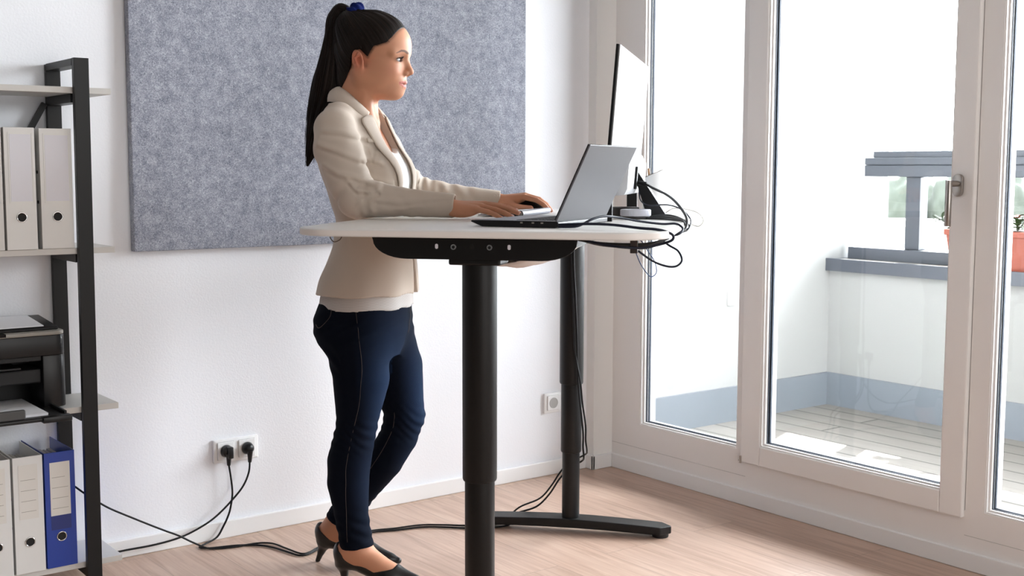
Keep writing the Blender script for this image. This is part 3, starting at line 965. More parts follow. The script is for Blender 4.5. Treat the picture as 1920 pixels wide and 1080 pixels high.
ms = on_desk('computer_mouse', -0.095, 0.405, R(-6), 'black computer mouse under the left hand', 'mouse')
mb = MB()
b = bmesh.new()
bmesh.ops.create_uvsphere(b, u_segments=32, v_segments=20, radius=1)
for v in b.verts:
    z = v.co.z
    x, y = v.co.x, v.co.y
    hgt = 0.036 * (1 - 0.25 * max(0, x) ** 2) - 0.006 * max(0, x)
    v.co = Vector((x * 0.056, y * (0.033 + 0.003 * x), 0.003 + (hgt * z if z > 0 else 0.003 * z)))
mb._merge(b)
mb.build('shell', M['black_plastic'], ms, smooth=True)
MB().lathe([(0.0001, -0.003), (0.006, -0.003), (0.0068, 0), (0.006, 0.003), (0.0001, 0.003)], 16, Matrix.Translation((0.036, 0, 0.0265)) @ Matrix.Rotation(PI / 2, 4, 'X'), cap=False).build('scroll_wheel', mat('wheel_grey', (60, 60, 62), 0.5), ms)

# rolls and cup
tr = on_desk('tape_roll', 0.268, 0.0, 0, 'white ribbed fabric roll on the desk behind the laptop', 'tape')
mb = MB().lathe([(0.0385, 0.0075), (0.040, 0.009), (0.040, 0.0235), (0.0385, 0.025), (0.026, 0.0245), (0.026, 0.020)], 48)
mb.build('roll', M['tape_white'], tr, angle=40)
mb = MB()
for k in range(72):
    a = 2 * PI * k / 72
    mb.box(0.0397, 0.0405, -0.0011, 0.0011, 0.0095, 0.023, mtx=Matrix.Rotation(a, 4, 'Z'))
mb.build('ribbing', M['tape_white'], tr)
MB().lathe([(0.030, 0.0), (0.037, 0.001), (0.0375, 0.0075)], 40).build('dark_underside', M['tape_black'], tr, angle=40)
tr2 = on_desk('tape_roll', 0.229, 0.10, 0, 'black roll standing behind the white ribbed roll', 'tape')
MB().lathe([(0.036, 0.0), (0.0375, 0.001), (0.0375, 0.027), (0.036, 0.028), (0.018, 0.028), (0.018, 0.022)], 40).build('roll', M['tape_black'], tr2, angle=40)

cu = on_desk('pen_holder', 0.276, 0.40, 0, 'white slant-topped pen holder at the back of the desk', 'pen holder')
mb = MB()
n = 36
vo, vi = [], []
verts, faces = [], []
for k in range(n):
    a = 2 * PI * k / n
    x, y = 0.032 * math.cos(a), 0.032 * math.sin(a)
    zt_ = 0.117 + 0.42 * x
    verts += [(x, y, 0), (x, y, zt_), (x * .92, y * .92, zt_ - 0.0005), (x * .92, y * .92, 0.004)]
for k in range(n):
    a, c = k * 4, ((k + 1) % n) * 4
    for q in range(3):
        faces.append((a + q, c + q, c + q + 1, a + q + 1))
faces += [tuple(k * 4 for k in range(n))[::-1], tuple(k * 4 + 3 for k in range(n))]
mb.add(verts, faces)
mb.build('cup', M['cup'], cu, angle=50)
mb = MB().tube([(0.033 * math.cos(2 * PI * k / 40), 0.033 * math.sin(2 * PI * k / 40), 0.117 + 0.42 * 0.033 * math.cos(2 * PI * k / 40)) for k in range(41)], 0.0010, 5, smooth_path=False)
tag(mb.build('rim', mat('dark_rim', (96, 84, 74), 0.5), cu), 'dark slanted rim')
pc = on_desk('pencil', 0.270, 0.40, 0, 'brown pencil standing in the white pen holder', 'pencil', z=ZT + 0.0048)
MB().lathe([(0.0006, 0.0), (0.0036, 0.012), (0.0036, 0.128), (0.002, 0.129)], 6).build('shaft', M['wood_pencil'], pc)
pc.rotation_euler = (R(3), R(-4), DA)

# ------------------------------------------------------------------ cables
def cable(name, pts, r, m, label, group, extra=None, cat='cable', n=8):
    t = MB().tube(pts, r, n)
    o = t.build(name, m, None, smooth=True)
    return tag(o, label, cat, group)
def D3(pts):
    return [desk_pt(*p) for p in pts]
CR = 0.0032
def plug_body(parent, cx, cz, style):
    rg = Matrix.Translation((cx, YB - 0.016, cz)) @ Matrix.Rotation(PI / 2, 4, 'X')
    mb_ = MB().lathe([(0.0185, 0.0), (0.0185, 0.010), (0.0170, 0.016), (0.012, 0.022 if style else 0.019), (0.004, 0.024 if style else 0.020)], 32, rg)
    if not style:
        mb_.box(cx - 0.006, cx + 0.011, YB - 0.050, YB - 0.030, cz - 0.020, cz + 0.017, 0.003)
    mb_.tube([(cx, YB - 0.036, cz - 0.004), (cx + 0.001, YB - 0.033, cz - 0.022), (cx + 0.001, YB - 0.031, cz - 0.044)], 0.0105, 14, taper=lambda t: 1 - 0.48 * t)
    return mb_.build('plug', M['black_plastic'], parent, angle=40)
floorA = [(-1.640, 0.020, 0.045), (-1.665, 0.016, 0.014), (-1.710, 0.002, 0.0045), (-1.738, -0.020, 0.0042), (-1.715, -0.047, 0.0042), (-1.644, -0.069, 0.0042), (-1.588, -0.104, 0.0042), (-1.558, -0.154, 0.0042), (-1.540, -0.227, 0.0042), (-1.528, -0.275, 0.0042), (-1.501, -0.282, 0.0042), (-1.459, -0.262, 0.0042),
          (-1.339, -0.206, 0.0042), (-1.222, -0.206, 0.0042), (-1.158, -0.231, 0.0042), (-1.069, -0.255, 0.0042), (-1.013, -0.297, 0.0042), (-0.964, -0.347, 0.0042), (-0.89, -0.395, 0.0042), (-0.82, -0.405, 0.0042)]
rise = D3([(-0.198, 0.668, 0.030), (-0.126, 0.668, 0.060), (-0.082, 0.668, 0.105), (-0.047, 0.668, 0.160), (-0.010, 0.672, 0.200), (0.028, 0.662, 0.225), (0.040, 0.62, 0.250), (0.042, 0.59, 0.288), (0.044, 0.578, 0.333), (0.038, 0.577, 0.394), (0.030, 0.578, 0.462), (0.024, 0.580, 0.531), (0.022, 0.580, 0.634), (0.016, 0.579, 0.770), (0.010, 0.579, 0.871), (0.008, 0.580, 0.962)])
pcA = empty('power_cord', (0, 0, 0), 0, 'black power cord from the left plug curling onto the floor to the far desk leg', 'cable', 'black power cords on the floor')
plug_body(pcA, -1.6215, 0.284, 0)
MB().tube([(-1.6205, 0.014, 0.243), (-1.616, 0.010, 0.200), (-1.612, 0.010, 0.150), (-1.618, 0.012, 0.105), (-1.626, 0.016, 0.075)] + floorA + rise, CR, 8).build('cord', M['cable'], pcA, smooth=True)
pcB = empty('power_cord', (0, 0, 0), 0, 'black power cord from the right plug sweeping left behind the shelf', 'cable', 'black power cords on the floor')
plug_body(pcB, -1.5495, 0.284, 1)
MB().tube([(-1.5485, 0.014, 0.243), (-1.553, 0.012, 0.210), (-1.570, 0.012, 0.172), (-1.600, 0.012, 0.138), (-1.659, 0.012, 0.089), (-1.713, 0.012, 0.060), (-1.784, 0.014, 0.037), (-1.869, 0.016, 0.028), (-1.975, 0.016, 0.028), (-2.10, 0.018, 0.022), (-2.3, 0.018, 0.006)], CR, 8).build('cord', M['cable'], pcB, smooth=True)
cC = [(-2.42, 0.037, 0.42), (-2.25, 0.037, 0.345), (-2.130, 0.020, 0.270), (-2.085, -0.02, 0.232), (-2.050, -0.04, 0.203), (-2.014, -0.04, 0.177), (-1.959, -0.04, 0.144), (-1.903, -0.04, 0.111), (-1.854, -0.04, 0.083), (-1.812, -0.04, 0.060), (-1.770, -0.042, 0.032), (-1.728, -0.052, 0.0085), (-1.700, -0.062, 0.0040), (-1.650, -0.080, 0.0040), (-1.578, -0.088, 0.0040), (-1.540, -0.118, 0.0040), (-1.528, -0.184, 0.0040), (-1.515, -0.262, 0.0040), (-1.488, -0.268, 0.0040), (-1.440, -0.240, 0.0040), (-1.335, -0.194, 0.0040), (-1.220, -0.190, 0.0040),
      (-1.150, -0.212, 0.0040), (-1.060, -0.232, 0.0040), (-1.000, -0.275, 0.0040), (-0.945, -0.325, 0.0040), (-0.875, -0.365, 0.0040), (-0.81, -0.36, 0.0040)]
riseC = D3([(-0.19, 0.70, 0.045), (-0.118, 0.690, 0.083), (-0.078, 0.685, 0.13), (-0.050, 0.68, 0.175), (-0.02, 0.684, 0.21), (0.036, 0.668, 0.245), (0.05, 0.62, 0.27), (0.050, 0.592, 0.310), (0.050, 0.588, 0.36), (0.040, 0.586, 0.43), (0.034, 0.578, 0.50), (0.016, 0.578, 0.60), (0.010, 0.579, 0.70), (0.004, 0.579, 0.85), (0.002, 0.580, 0.962)])
cable('power_cord', cC + riseC, 0.0029, M['cable'], 'black cord hanging from the shelf down to the floor cords', 'black power cords on the floor')

def on_top(x, y, r): return (x, y, ZT + r + 0.0005)
G2 = 'cables at the back of the desk'
c1 = [(0.160, -0.566, ZT + 0.0085), (0.226, -0.58, ZT + 0.0120), (0.287, -0.60, ZT + 0.0115), (0.346, -0.615, ZT + 0.0060), (0.385, -0.612, ZT + 0.0030), (0.4135, -0.602, ZT - 0.0070), (0.413, -0.60, ZT - 0.020), (0.384, -0.60, ZT - 0.030), (0.353, -0.62, ZT - 0.036), (0.304, -0.64, ZT - 0.033), (0.251, -0.63, ZT - 0.0256), (0.22, -0.60, ZT - 0.0210)]
cable('cable', D3(c1), 0.0030, M['navy_cable'], 'thick dark cable from the laptop side looping under the near desk corner', G2)
c2 = [(0.162, -0.570, ZT + 0.0045), (0.199, -0.575, ZT + 0.0055), (0.217, -0.56, ZT + 0.0120), (0.234, -0.54, ZT + 0.0215), (0.256, -0.50, ZT + 0.0260), (0.280, -0.45, ZT + 0.0213), (0.323, -0.40, ZT + 0.0112), (0.369, -0.36, ZT + 0.0040), (0.400, -0.34, ZT + 0.0040), (0.4165, -0.34, ZT - 0.0060), (0.4145, -0.36, ZT - 0.0156), (0.40, -0.37, ZT - 0.0215), (0.37, -0.37, ZT - 0.0200)]
cable('cable', D3(c2), 0.0028, M['navy_cable'], 'dark cable arching from the laptop port over to the right desk edge', G2)
c3 = [(0.2655, 0.075, ZT + 0.0950), (0.285, 0.060, ZT + 0.0920), (0.312, 0.02, ZT + 0.0807), (0.353, -0.05, ZT + 0.0656), (0.384, -0.12, ZT + 0.0471), (0.412, -0.19, ZT + 0.0190), (0.419, -0.23, ZT - 0.0015), (0.4135, -0.26, ZT - 0.0157), (0.395, -0.28, ZT - 0.0227), (0.375, -0.285, ZT - 0.0212)]
t3 = MB().tube(D3(c3), 0.0034, 8)
t3.tube(D3([(0.2655, 0.075, ZT + 0.0950), (0.289, 0.056, ZT + 0.0915)]), 0.0058, 8, smooth_path=False)
tag(t3.build('cable', M['cable'], None, smooth=True), 'thick black video cable curving from the monitor back over the desk edge', 'cable', G2)
c4 = [(0.2655, 0.100, ZT + 0.0880), (0.268, 0.085, ZT + 0.0665), (0.276, 0.050, ZT + 0.0472), (0.302, 0.0, ZT + 0.0362), (0.354, -0.05, ZT + 0.0394), (0.394, -0.10, ZT + 0.0304), (0.4205, -0.16, ZT + 0.0114), (0.426, -0.20, ZT - 0.0001), (0.419, -0.22, ZT - 0.0149), (0.39, -0.215, ZT - 0.0200)]
cable('cable', D3(c4), 0.0018, M['navy_cable'], 'thin blue cable drooping from the monitor back to the desk edge', G2)
for k, c5 in enumerate(([(0.30, 0.055, ZT + 0.0036), (0.342, 0.0, ZT + 0.0110), (0.374, -0.05, ZT + 0.0100), (0.401, -0.12, ZT + 0.0040), (0.4185, -0.155, ZT - 0.0080), (0.4135, -0.19, ZT - 0.0200), (0.385, -0.20, ZT - 0.0205)],
                        [(0.29, 0.020, ZT + 0.0034), (0.345, -0.03, ZT + 0.0070), (0.376, -0.08, ZT + 0.0064), (0.404, -0.14, ZT + 0.0035), (0.4165, -0.18, ZT - 0.0092), (0.411, -0.22, ZT - 0.0200), (0.381, -0.24, ZT - 0.0205)],
                        [(0.285, -0.010, ZT + 0.0032), (0.347, -0.06, ZT + 0.0034), (0.379, -0.11, ZT + 0.0034), (0.403, -0.16, ZT + 0.0028), (0.4145, -0.205, ZT - 0.0103), (0.408, -0.25, ZT - 0.0200), (0.384, -0.27, ZT - 0.0207)])):
    cable('cable', D3(c5), 0.0027, M['cable'], ('uppermost of three black cables running over the right desk edge', 'middle of three black cables running over the right desk edge', 'lowest of three black cables running over the right desk edge')[k], G2)
c6 = [(0.30, 0.20, ZT + 0.0014), (0.331, 0.15, ZT + 0.0101), (0.360, 0.08, ZT + 0.0257), (0.398, 0.0, ZT + 0.0272), (0.434, -0.06, ZT + 0.0199), (0.451, -0.10, ZT + 0.0026), (0.442, -0.12, ZT - 0.0114), (0.423, -0.10, ZT - 0.0085), (0.413, -0.06, ZT + 0.0005), (0.38, -0.01, ZT + 0.0014)]
cable('cable', D3(c6), 0.0010, M['beige_cable'], 'thin beige cable looping past the right desk edge', G2, n=6)
# under-desk clip with the cable bundle
cl = MB().box(-0.008, 0.008, -0.012, 0.012, ZL - 0.031, ZL, 0.001)
o = cl.build('cable_clip', M['brown_clip'])
o.matrix_world = Matrix.Translation(desk_pt(0.335, -0.615)) @ Matrix.Rotation(DA, 4, 'Z')
tag(o, 'dark brown cable clip under the near right desk corner', 'clip')
for k in range(3):
    cb = [(0.20, -0.60 + 0.01 * k, ZL - 0.003), (0.26, -0.628 + 0.006 * k, ZL - 0.010 - 0.002 * k), (0.32, -0.626 + 0.007 * k, ZL - 0.012 - 0.003 * k), (0.365, -0.605 + 0.01 * k, ZL - 0.011 - 0.002 * k), (0.40, -0.56 + 0.012 * k, ZL - 0.003)]
    cable('cable', D3(cb), 0.0030, M['cable'], ('black cable in the clip, nearest of the bundle under the desk', 'black cable in the clip, middle of the bundle under the desk', 'black cable in the clip, farthest of the bundle under the desk')[k], 'cable bundle under the desk corner')
cu1 = [(0.342, -0.612, ZL - 0.026), (0.374, -0.60, ZL - 0.049), (0.402, -0.59, ZL - 0.0600), (0.422, -0.58, ZL - 0.0602), (0.433, -0.57, ZL - 0.048), (0.424, -0.56, ZL - 0.029), (0.404, -0.55, ZL - 0.018), (0.381, -0.545, ZL - 0.0032), (0.36, -0.545, ZL - 0.0026)]
cable('cable', D3(cu1), 0.0024, M['navy_cable'], 'thick navy cable loop hanging out below the desk corner', 'blue cable loops below the desk')
cu2 = [(0.338, -0.612, ZL - 0.030), (0.347, -0.61, ZL - 0.052), (0.360, -0.605, ZL - 0.073), (0.371, -0.60, ZL - 0.0825), (0.381, -0.595, ZL - 0.0724), (0.376, -0.59, ZL - 0.050), (0.363, -0.585, ZL - 0.031), (0.349, -0.585, ZL - 0.010), (0.34, -0.585, ZL - 0.0016)]
cable('cable', D3(cu2), 0.0012, M['blue_cable'], 'thin blue cable loop dangling lowest below the clip', 'blue cable loops below the desk')

# ------------------------------------------------------------------ the woman: implicit surfaces turned into meshes
def A3(v): return np.array(v, dtype=np.float64)

def smin(a, b, k):
    if k <= 0: return np.minimum(a, b)
    h = np.clip(0.5 + 0.5 * (b - a) / k, 0, 1)
    return b * (1 - h) + a * h - k * h * (1 - h)

class SDF:
    def __init__(self): self.prims = []
    def add(self, fn, c, rad, k=0.0, op='u'):
        self.prims.append((fn, A3(c), rad, k, op))
        return self
    def _apply(self, d, fn, P, k, op):
        if op == 'd': return d + fn(P)
        v = fn(P)
        if op == 'u': return smin(d, v, k)
        if op == 's': return -smin(-d, v, k)
        if op == 'i': return -smin(-d, -v, k)
    def __call__(self, P):
        d = np.full(len(P), 1.0)
        for fn, c, rad, k, op in self.prims:
            if op in 'ui' or True:
                m = None
                if op in 'sd':
                    m = np.linalg.norm(P - c, axis=1) < rad + 0.03
                    if not m.any(): continue
                    d[m] = self._apply(d[m], fn, P[m], k, op)
                else:
                    d = self._apply(d, fn, P, k, op)
        return d
    def blocks(self, P, C, hd):
        """P (nb,n,3), block centres C, half diagonal hd"""
        nb, n, _ = P.shape
        d = np.full((nb, n), 1.0)
        for fn, c, rad, k, op in self.prims:
            m = np.linalg.norm(C - c, axis=1) - rad - hd < k + 0.012
            if not m.any(): continue
            q = P[m]
            d[m] = self._apply(d[m].reshape(-1), fn, q.reshape(-1, 3), k, op).reshape(-1, n)
        return d
    # primitives
    def rc(self, p0, r0, p1, r1, k=0.01, op='u'):
        p0, p1 = A3(p0), A3(p1)
        ba = p1 - p0
        bb = ba @ ba
        def fn(P):
            t = np.clip(((P - p0) @ ba) / bb, 0, 1)
            return np.linalg.norm(P - p0 - t[:, None] * ba, axis=1) - (r0 + (r1 - r0) * t)
        return self.add(fn, (p0 + p1) / 2, math.sqrt(bb) / 2 + max(r0, r1), k, op)
    def chain(self, pts, rs, k=0.01, op='u'):
        pts = [A3(p) for p in pts]
        segs = [(a, b - a, (b - a) @ (b - a), ra, rb) for a, b, ra, rb in zip(pts, pts[1:], rs, rs[1:])]
        def fn(P):
            d = None
            for a, ba, bb, ra, rb in segs:
                t = np.clip(((P - a) @ ba) / bb, 0, 1)
                t2 = t * t * (3 - 2 * t)
                v = np.linalg.norm(P - a - t[:, None] * ba, axis=1) - (ra + (rb - ra) * (0.5 * t + 0.5 * t2))
                d = v if d is None else smin(d, v, 0.004)
            return d
        c = np.mean(pts, axis=0)
        return self.add(fn, c, max(np.linalg.norm(p - c) + r for p, r in zip(pts, rs)), k, op)
    def ell(self, c, r, rot=None, k=0.01, op='u'):
        c, r = A3(c), A3(r)
        Rm = None if rot is None else A3(rot)
        def fn(P):
            q = P - c
            if Rm is not None: q = q @ Rm
            k0 = np.linalg.norm(q / r, axis=1)
            k1 = np.linalg.norm(q / (r * r), axis=1)
            return np.where(k1 > 1e-9, k0 * (k0 - 1) / np.maximum(k1, 1e-9), -r.min())
        return self.add(fn, c, r.max(), k, op)
    def loft(self, tab, k=0.02, op='u', n=2.3, cap=0.0):
        """rows: z, cx, cy, a(front), a2(back), b"""
        T = A3(tab)
        z = T[:, 0]
        zz = np.linspace(z[0], z[-1], 160)
        cols = []
        for j in range(1, T.shape[1]):
            y = T[:, j]
            m = np.gradient(y, z)
            i = np.clip(np.searchsorted(z, zz) - 1, 0, len(z) - 2)
            h = z[i + 1] - z[i]
            t = (zz - z[i]) / h
            cols.append((2 * t**3 - 3 * t**2 + 1) * y[i] + (t**3 - 2 * t**2 + t) * h * m[i] + (-2 * t**3 + 3 * t**2) * y[i + 1] + (t**3 - t**2) * h * m[i + 1])
        def fn(P):
            q = P[:, 2]
            cx, cy, af, ab, b = [np.interp(q, zz, c) for c in cols]
            dx, dy = P[:, 0] - cx, P[:, 1] - cy
            a = np.where(dx > 0, af, ab)
            g = ((np.abs(dx) / a) ** n + (np.abs(dy) / b) ** n) ** (1 / n)
            rr = np.hypot(dx, dy)
            d = np.where(g > 1e-6, rr * (1 - 1 / np.maximum(g, 1e-6)), -np.minimum(a, b))
            d = np.maximum(d, -np.minimum(a, b))
            e = np.maximum(z[0] - q, q - z[-1])
            return np.maximum(d, e - cap)
        c = (T[:, 1].mean(), T[:, 2].mean(), (z[0] + z[-1]) / 2)
        return self.add(fn, c, math.hypot((z[-1] - z[0]) / 2, 0.30), k, op)
    def hit(self, p, d, far=0.6, n=400):
        """first surface point from p along d"""
        p, d = A3(p), A3(d)
        t = np.linspace(0, far, n)
        P = p + t[:, None] * d
        v = self(P)
        i = np.where(v < 0)[0]
        if len(i) == 0: return p + d * far
        i = max(1, i[0])
        a, b = t[i - 1], t[i]
        for _ in range(12):
            m = (a + b) / 2
            if self(p[None] + m * d)[0] < 0: b = m
            else: a = m
        return p + d * b

def surface_nets(f, xs, ys, zs, B=8):
    def pad(a):
        n = (len(a) - 1 + B - 1) // B * B
        st = a[-1] - a[-2]
        return np.concatenate([a, a[-1] + st * np.arange(1, n - (len(a) - 1) + 1)])
    xs, ys, zs = pad(A3(xs)), pad(A3(ys)), pad(A3(zs))
    nx, ny, nz = len(xs) - 1, len(ys) - 1, len(zs) - 1
    bi = np.stack(np.meshgrid(np.arange(nx // B), np.arange(ny // B), np.arange(nz // B), indexing='ij'), -1).reshape(-1, 3) * B
    lo = np.stack([xs[bi[:, 0]], ys[bi[:, 1]], zs[bi[:, 2]]], 1)
    hi = np.stack([xs[bi[:, 0] + B], ys[bi[:, 1] + B], zs[bi[:, 2] + B]], 1)
    C = (lo + hi) / 2
    H = np.linalg.norm(hi - lo, axis=1) / 2
    keep = np.abs(f(C)) < H * 1.5 + 0.006
    bi, C, H = bi[keep], C[keep], H[keep]
    hd = H.max()
    ar = np.arange(B + 1)
    g = np.stack(np.meshgrid(ar, ar, ar, indexing='ij'), -1).reshape(-1, 3)
    V, K, Q = [], [], []
    quads = []
    NY, NZ = ny + 2, nz + 2
    for s in range(0, len(bi), 400):
        b = bi[s:s + 400]
        idx = b[:, None, :] + g[None]
        P = np.stack([xs[idx[..., 0]], ys[idx[..., 1]], zs[idx[..., 2]]], -1)
        val = f.blocks(P, C[s:s + 400], hd).reshape(-1, B + 1, B + 1, B + 1)
        P = P.reshape(-1, B + 1, B + 1, B + 1, 3)
        neg = val < 0
        # cell vertices
        acc = np.zeros((len(b), B, B, B, 3))
        cnt = np.zeros((len(b), B, B, B))
        for ax in range(3):
            for o1 in (0, 1):
                for o2 in (0, 1):
                    sl0, sl1 = [slice(None)], [slice(None)]
                    oo = [o1, o2]
                    for a in range(3):
                        if a == ax:
                            sl0.append(slice(0, B)); sl1.append(slice(1, B + 1))
                        else:
                            o = oo.pop(0)
                            sl0.append(slice(o, o + B)); sl1.append(slice(o, o + B))
                    v0, v1 = val[tuple(sl0)], val[tuple(sl1)]
                    cr = (v0 < 0) != (v1 < 0)
                    t = np.where(cr, v0 / np.where(cr, v0 - v1, 1), 0)
                    pt = P[tuple(sl0)] + t[..., None] * (P[tuple(sl1)] - P[tuple(sl0)])
                    acc += np.where(cr[..., None], pt, 0)
                    cnt += cr
        act = cnt > 0
        w = np.argwhere(act)
        V.append(acc[act] / cnt[act][:, None])
        ci = b[w[:, 0]] + w[:, 1:]
        K.append(((ci[:, 0] + 1) * NY + ci[:, 1] + 1) * NZ + ci[:, 2] + 1)
        for ax in range(3):
            sl1 = [slice(None)] + [slice(0, B)] * 3
            sl1[ax + 1] = slice(1, B + 1)
            n0, n1 = neg[:, :B, :B, :B], neg[tuple(sl1)]
            e = np.argwhere(n0 != n1)
            if len(e) == 0: continue
            flip = n0[tuple(e.T)]
            c0 = b[e[:, 0]] + e[:, 1:]
            u, v = [(1, 2), (2, 0), (0, 1)][ax]
            du, dv = np.zeros(3, int), np.zeros(3, int)
            du[u] = 1; dv[v] = 1
            qs = []
            for off in (-du - dv, -dv, 0 * du, -du):
                c = c0 + off
                qs.append(((c[:, 0] + 1) * NY + c[:, 1] + 1) * NZ + c[:, 2] + 1)
            q = np.stack(qs, 1)
            q[~flip] = q[~flip][:, ::-1]
            quads.append(q)
    V = np.concatenate(V); K = np.concatenate(K); quads = np.concatenate(quads)
    o = np.argsort(K)
    K, V = K[o], V[o]
    fi = np.searchsorted(K, quads)
    fi = np.clip(fi, 0, len(K) - 1)
    ok = (K[fi] == quads).all(1)
    return V, fi[ok]

def net_mesh(name, V, F, m, parent, color=None, relax=1):
    # a little tangential smoothing
    for _ in range(relax):
        acc = np.zeros_like(V); cnt = np.zeros(len(V))
        for a, b in ((0, 1), (1, 2), (2, 3), (3, 0)):
            np.add.at(acc, F[:, a], V[F[:, b]]); np.add.at(cnt, F[:, a], 1)
            np.add.at(acc, F[:, b], V[F[:, a]]); np.add.at(cnt, F[:, b], 1)
        V = V * 0.5 + 0.5 * acc / np.maximum(cnt, 1)[:, None]
    me = bpy.data.meshes.new(name)
    me.vertices.add(len(V)); me.vertices.foreach_set('co', V.astype(np.float32).ravel())
    me.loops.add(len(F) * 4); me.loops.foreach_set('vertex_index', F.astype(np.int32).ravel())
    me.polygons.add(len(F)); me.polygons.foreach_set('loop_start', np.arange(0, len(F) * 4, 4, dtype=np.int32))
    me.polygons.foreach_set('use_smooth', np.ones(len(F), dtype=bool))
    me.update(calc_edges=True)
    me.validate()
    if color is not None:
        at = me.color_attributes.new('Col', 'FLOAT_COLOR', 'POINT')
        c = np.ones((len(me.vertices), 4), dtype=np.float32)
        c[:, :3] = color(V)
        at.data.foreach_set('color', c.ravel())
    me.materials.append(m)
    o = bpy.data.objects.new(name, me)
    COL.objects.link(o)
    o.parent = parent
    return o

def seg_dist(P, pts):
    """distance of points to a polyline"""
    pts = [A3(p) for p in pts]
    d = np.full(len(P), 9.0)
    for a, b in zip(pts, pts[1:]):
        ba = b - a
        t = np.clip(((P - a) @ ba) / (ba @ ba), 0, 1)
        d = np.minimum(d, np.linalg.norm(P - a - t[:, None] * ba, axis=1))
    return d

def poly_sdf(q, pts):
    """signed distance (negative inside) of 2D points to a polygon"""
    pts = A3(pts)
    d = np.full(len(q), 1e9)
    s = np.ones(len(q))
    n = len(pts)
    for i in range(n):
        a, b = pts[i], pts[i - 1]
        e = b - a
        w = q - a
        t = np.clip((w @ e) / (e @ e), 0, 1)
        bb = w - t[:, None] * e
        d = np.minimum(d, (bb ** 2).sum(1))
        c1 = q[:, 1] >= a[1]; c2 = q[:, 1] < b[1]; c3 = e[0] * w[:, 1] > e[1] * w[:, 0]
        f = (c1 & c2 & c3) | (~c1 & ~c2 & ~c3)
        s = np.where(f, -s, s)
    return s * np.sqrt(d)

def desk_clear(P):
    # the cloth and hands rest on and against the desk edge instead of passing through it
    return np.maximum(np.maximum(L((-0.4275, 0, 0))[0] - P[:, 0], np.abs(P[:, 2] - 1.0390) - 0.0095), 0) - np.where((P[:, 0] > L((-0.4275, 0, 0))[0]) & (np.abs(P[:, 2] - 1.0390) < 0.0095), np.minimum(P[:, 0] - L((-0.4275, 0, 0))[0], 0.0095 - np.abs(P[:, 2] - 1.0390)), 0)
# person frame: x forward (towards the desk), y to her left (away from the camera), z up; origin under her hips
PX = -0.50
PO = desk_pt(PX, 0.05)
woman = empty('person', PO, DA, 'woman in beige blazer and blue jeans standing and typing at the white desk', 'person')
def L(p):      # desk-frame coordinates -> person frame
    return (p[0] - PX, p[1] - 0.05, p[2])
def LL(ps): return [L(p) for p in ps]

# head frame (x forward, y left, z up, origin on the eye line between the ears)
HO = A3(L((-0.482, 0.05, 1.476)))
hy = R(1)
HR = A3([[math.cos(hy), -math.sin(hy), 0], [math.sin(hy), math.cos(hy), 0], [0, 0, 1]])
def H(p): return HO + HR @ A3(p)
def to_head(P): return (P - HO) @ HR

SKIN = A3(lin((199, 143, 113)))
def grid(a, b, st): return np.arange(a, b + st, st)
def zgrid(spans):
    """spans: (z0, z1, step)"""
    return np.concatenate([np.arange(a, b - 1e-9, s) for a, b, s in spans] + [[spans[-1][1]]])

body = SDF()
# --- legs, hips, torso (hidden under the clothes, kept a little slimmer)
R_HIP, R_KNEE, R_CALF, R_ANK = L((-0.505, -0.03, 0.74)), L((-0.505, -0.03, 0.46)), L((-0.528, -0.03, 0.33)), L((-0.510, -0.03, 0.115))
L_HIP, L_KNEE, L_CALF, L_ANK = L((-0.495, 0.13, 0.74)), L((-0.412, 0.13, 0.455)), L((-0.478, 0.14, 0.325)), L((-0.628, 0.148, 0.120))
body.chain([R_HIP, R_KNEE, R_CALF, R_ANK], [0.078, 0.048, 0.046, 0.033], 0.03)
body.chain([L_HIP, L_KNEE, L_CALF, L_ANK], [0.078, 0.048, 0.044, 0.033], 0.03)
body.loft([(z, L((x, 0, 0))[0] + 0.008, 0, f - 0.020, b - 0.036, w - 0.022) for z, x, f, b, w in
           ((0.68, -0.50, 0.11, 0.11, 0.155), (0.74, -0.505, 0.125, 0.135, 0.165), (0.82, -0.505, 0.125, 0.135, 0.16), (0.90, -0.495, 0.115, 0.11, 0.14), (1.00, -0.490, 0.105, 0.095, 0.125),
            (1.08, -0.495, 0.108, 0.105, 0.130), (1.17, -0.505, 0.115, 0.118, 0.140), (1.25, -0.515, 0.088, 0.115, 0.145), (1.30, -0.525, 0.070, 0.098, 0.135), (1.335, -0.532, 0.065, 0.075, 0.10))], 0.03, n=2.2)
for s in (-1, 1):
    body.ell(L((-0.445, 0.05 + s * 0.068, 1.150)), (0.058, 0.058, 0.060), None, 0.03)
# shoulders and arms
SH_R, EL_R, WR_R = L((-0.530, -0.100, 1.270)), L((-0.450, -0.170, 1.100)), L((-0.195, -0.138, 1.0755))
SH_L, EL_L, WR_L = L((-0.530, 0.200, 1.270)), L((-0.440, 0.300, 1.105)), L((-0.190, 0.372, 1.082))
body.rc(L((-0.530, -0.05, 1.312)), 0.030, SH_R, 0.036, 0.02)
body.rc(L((-0.530, 0.15, 1.312)), 0.030, SH_L, 0.036, 0.02)
body.chain([SH_R, EL_R, WR_R], [0.038, 0.032, 0.0235], 0.02)
body.chain([SH_L, EL_L, WR_L], [0.038, 0.032, 0.0235], 0.02)
# neck and collar bones
body.rc(H((-0.030, 0, -0.045)), 0.050, L((-0.535, 0.05, 1.30)), 0.056, 0.02)
body.rc(L((-0.474, 0.045, 1.298)), 0.012, L((-0.52, -0.06, 1.325)), 0.012, 0.02)
body.rc(L((-0.474, 0.055, 1.298)), 0.012, L((-0.52, 0.16, 1.325)), 0.012, 0.02)
for s in (-1, 1):
    body.rc(H((-0.012, s * 0.055, -0.03)), 0.012, L((-0.478, 0.05 + s * 0.014, 1.312)), 0.011, 0.025)
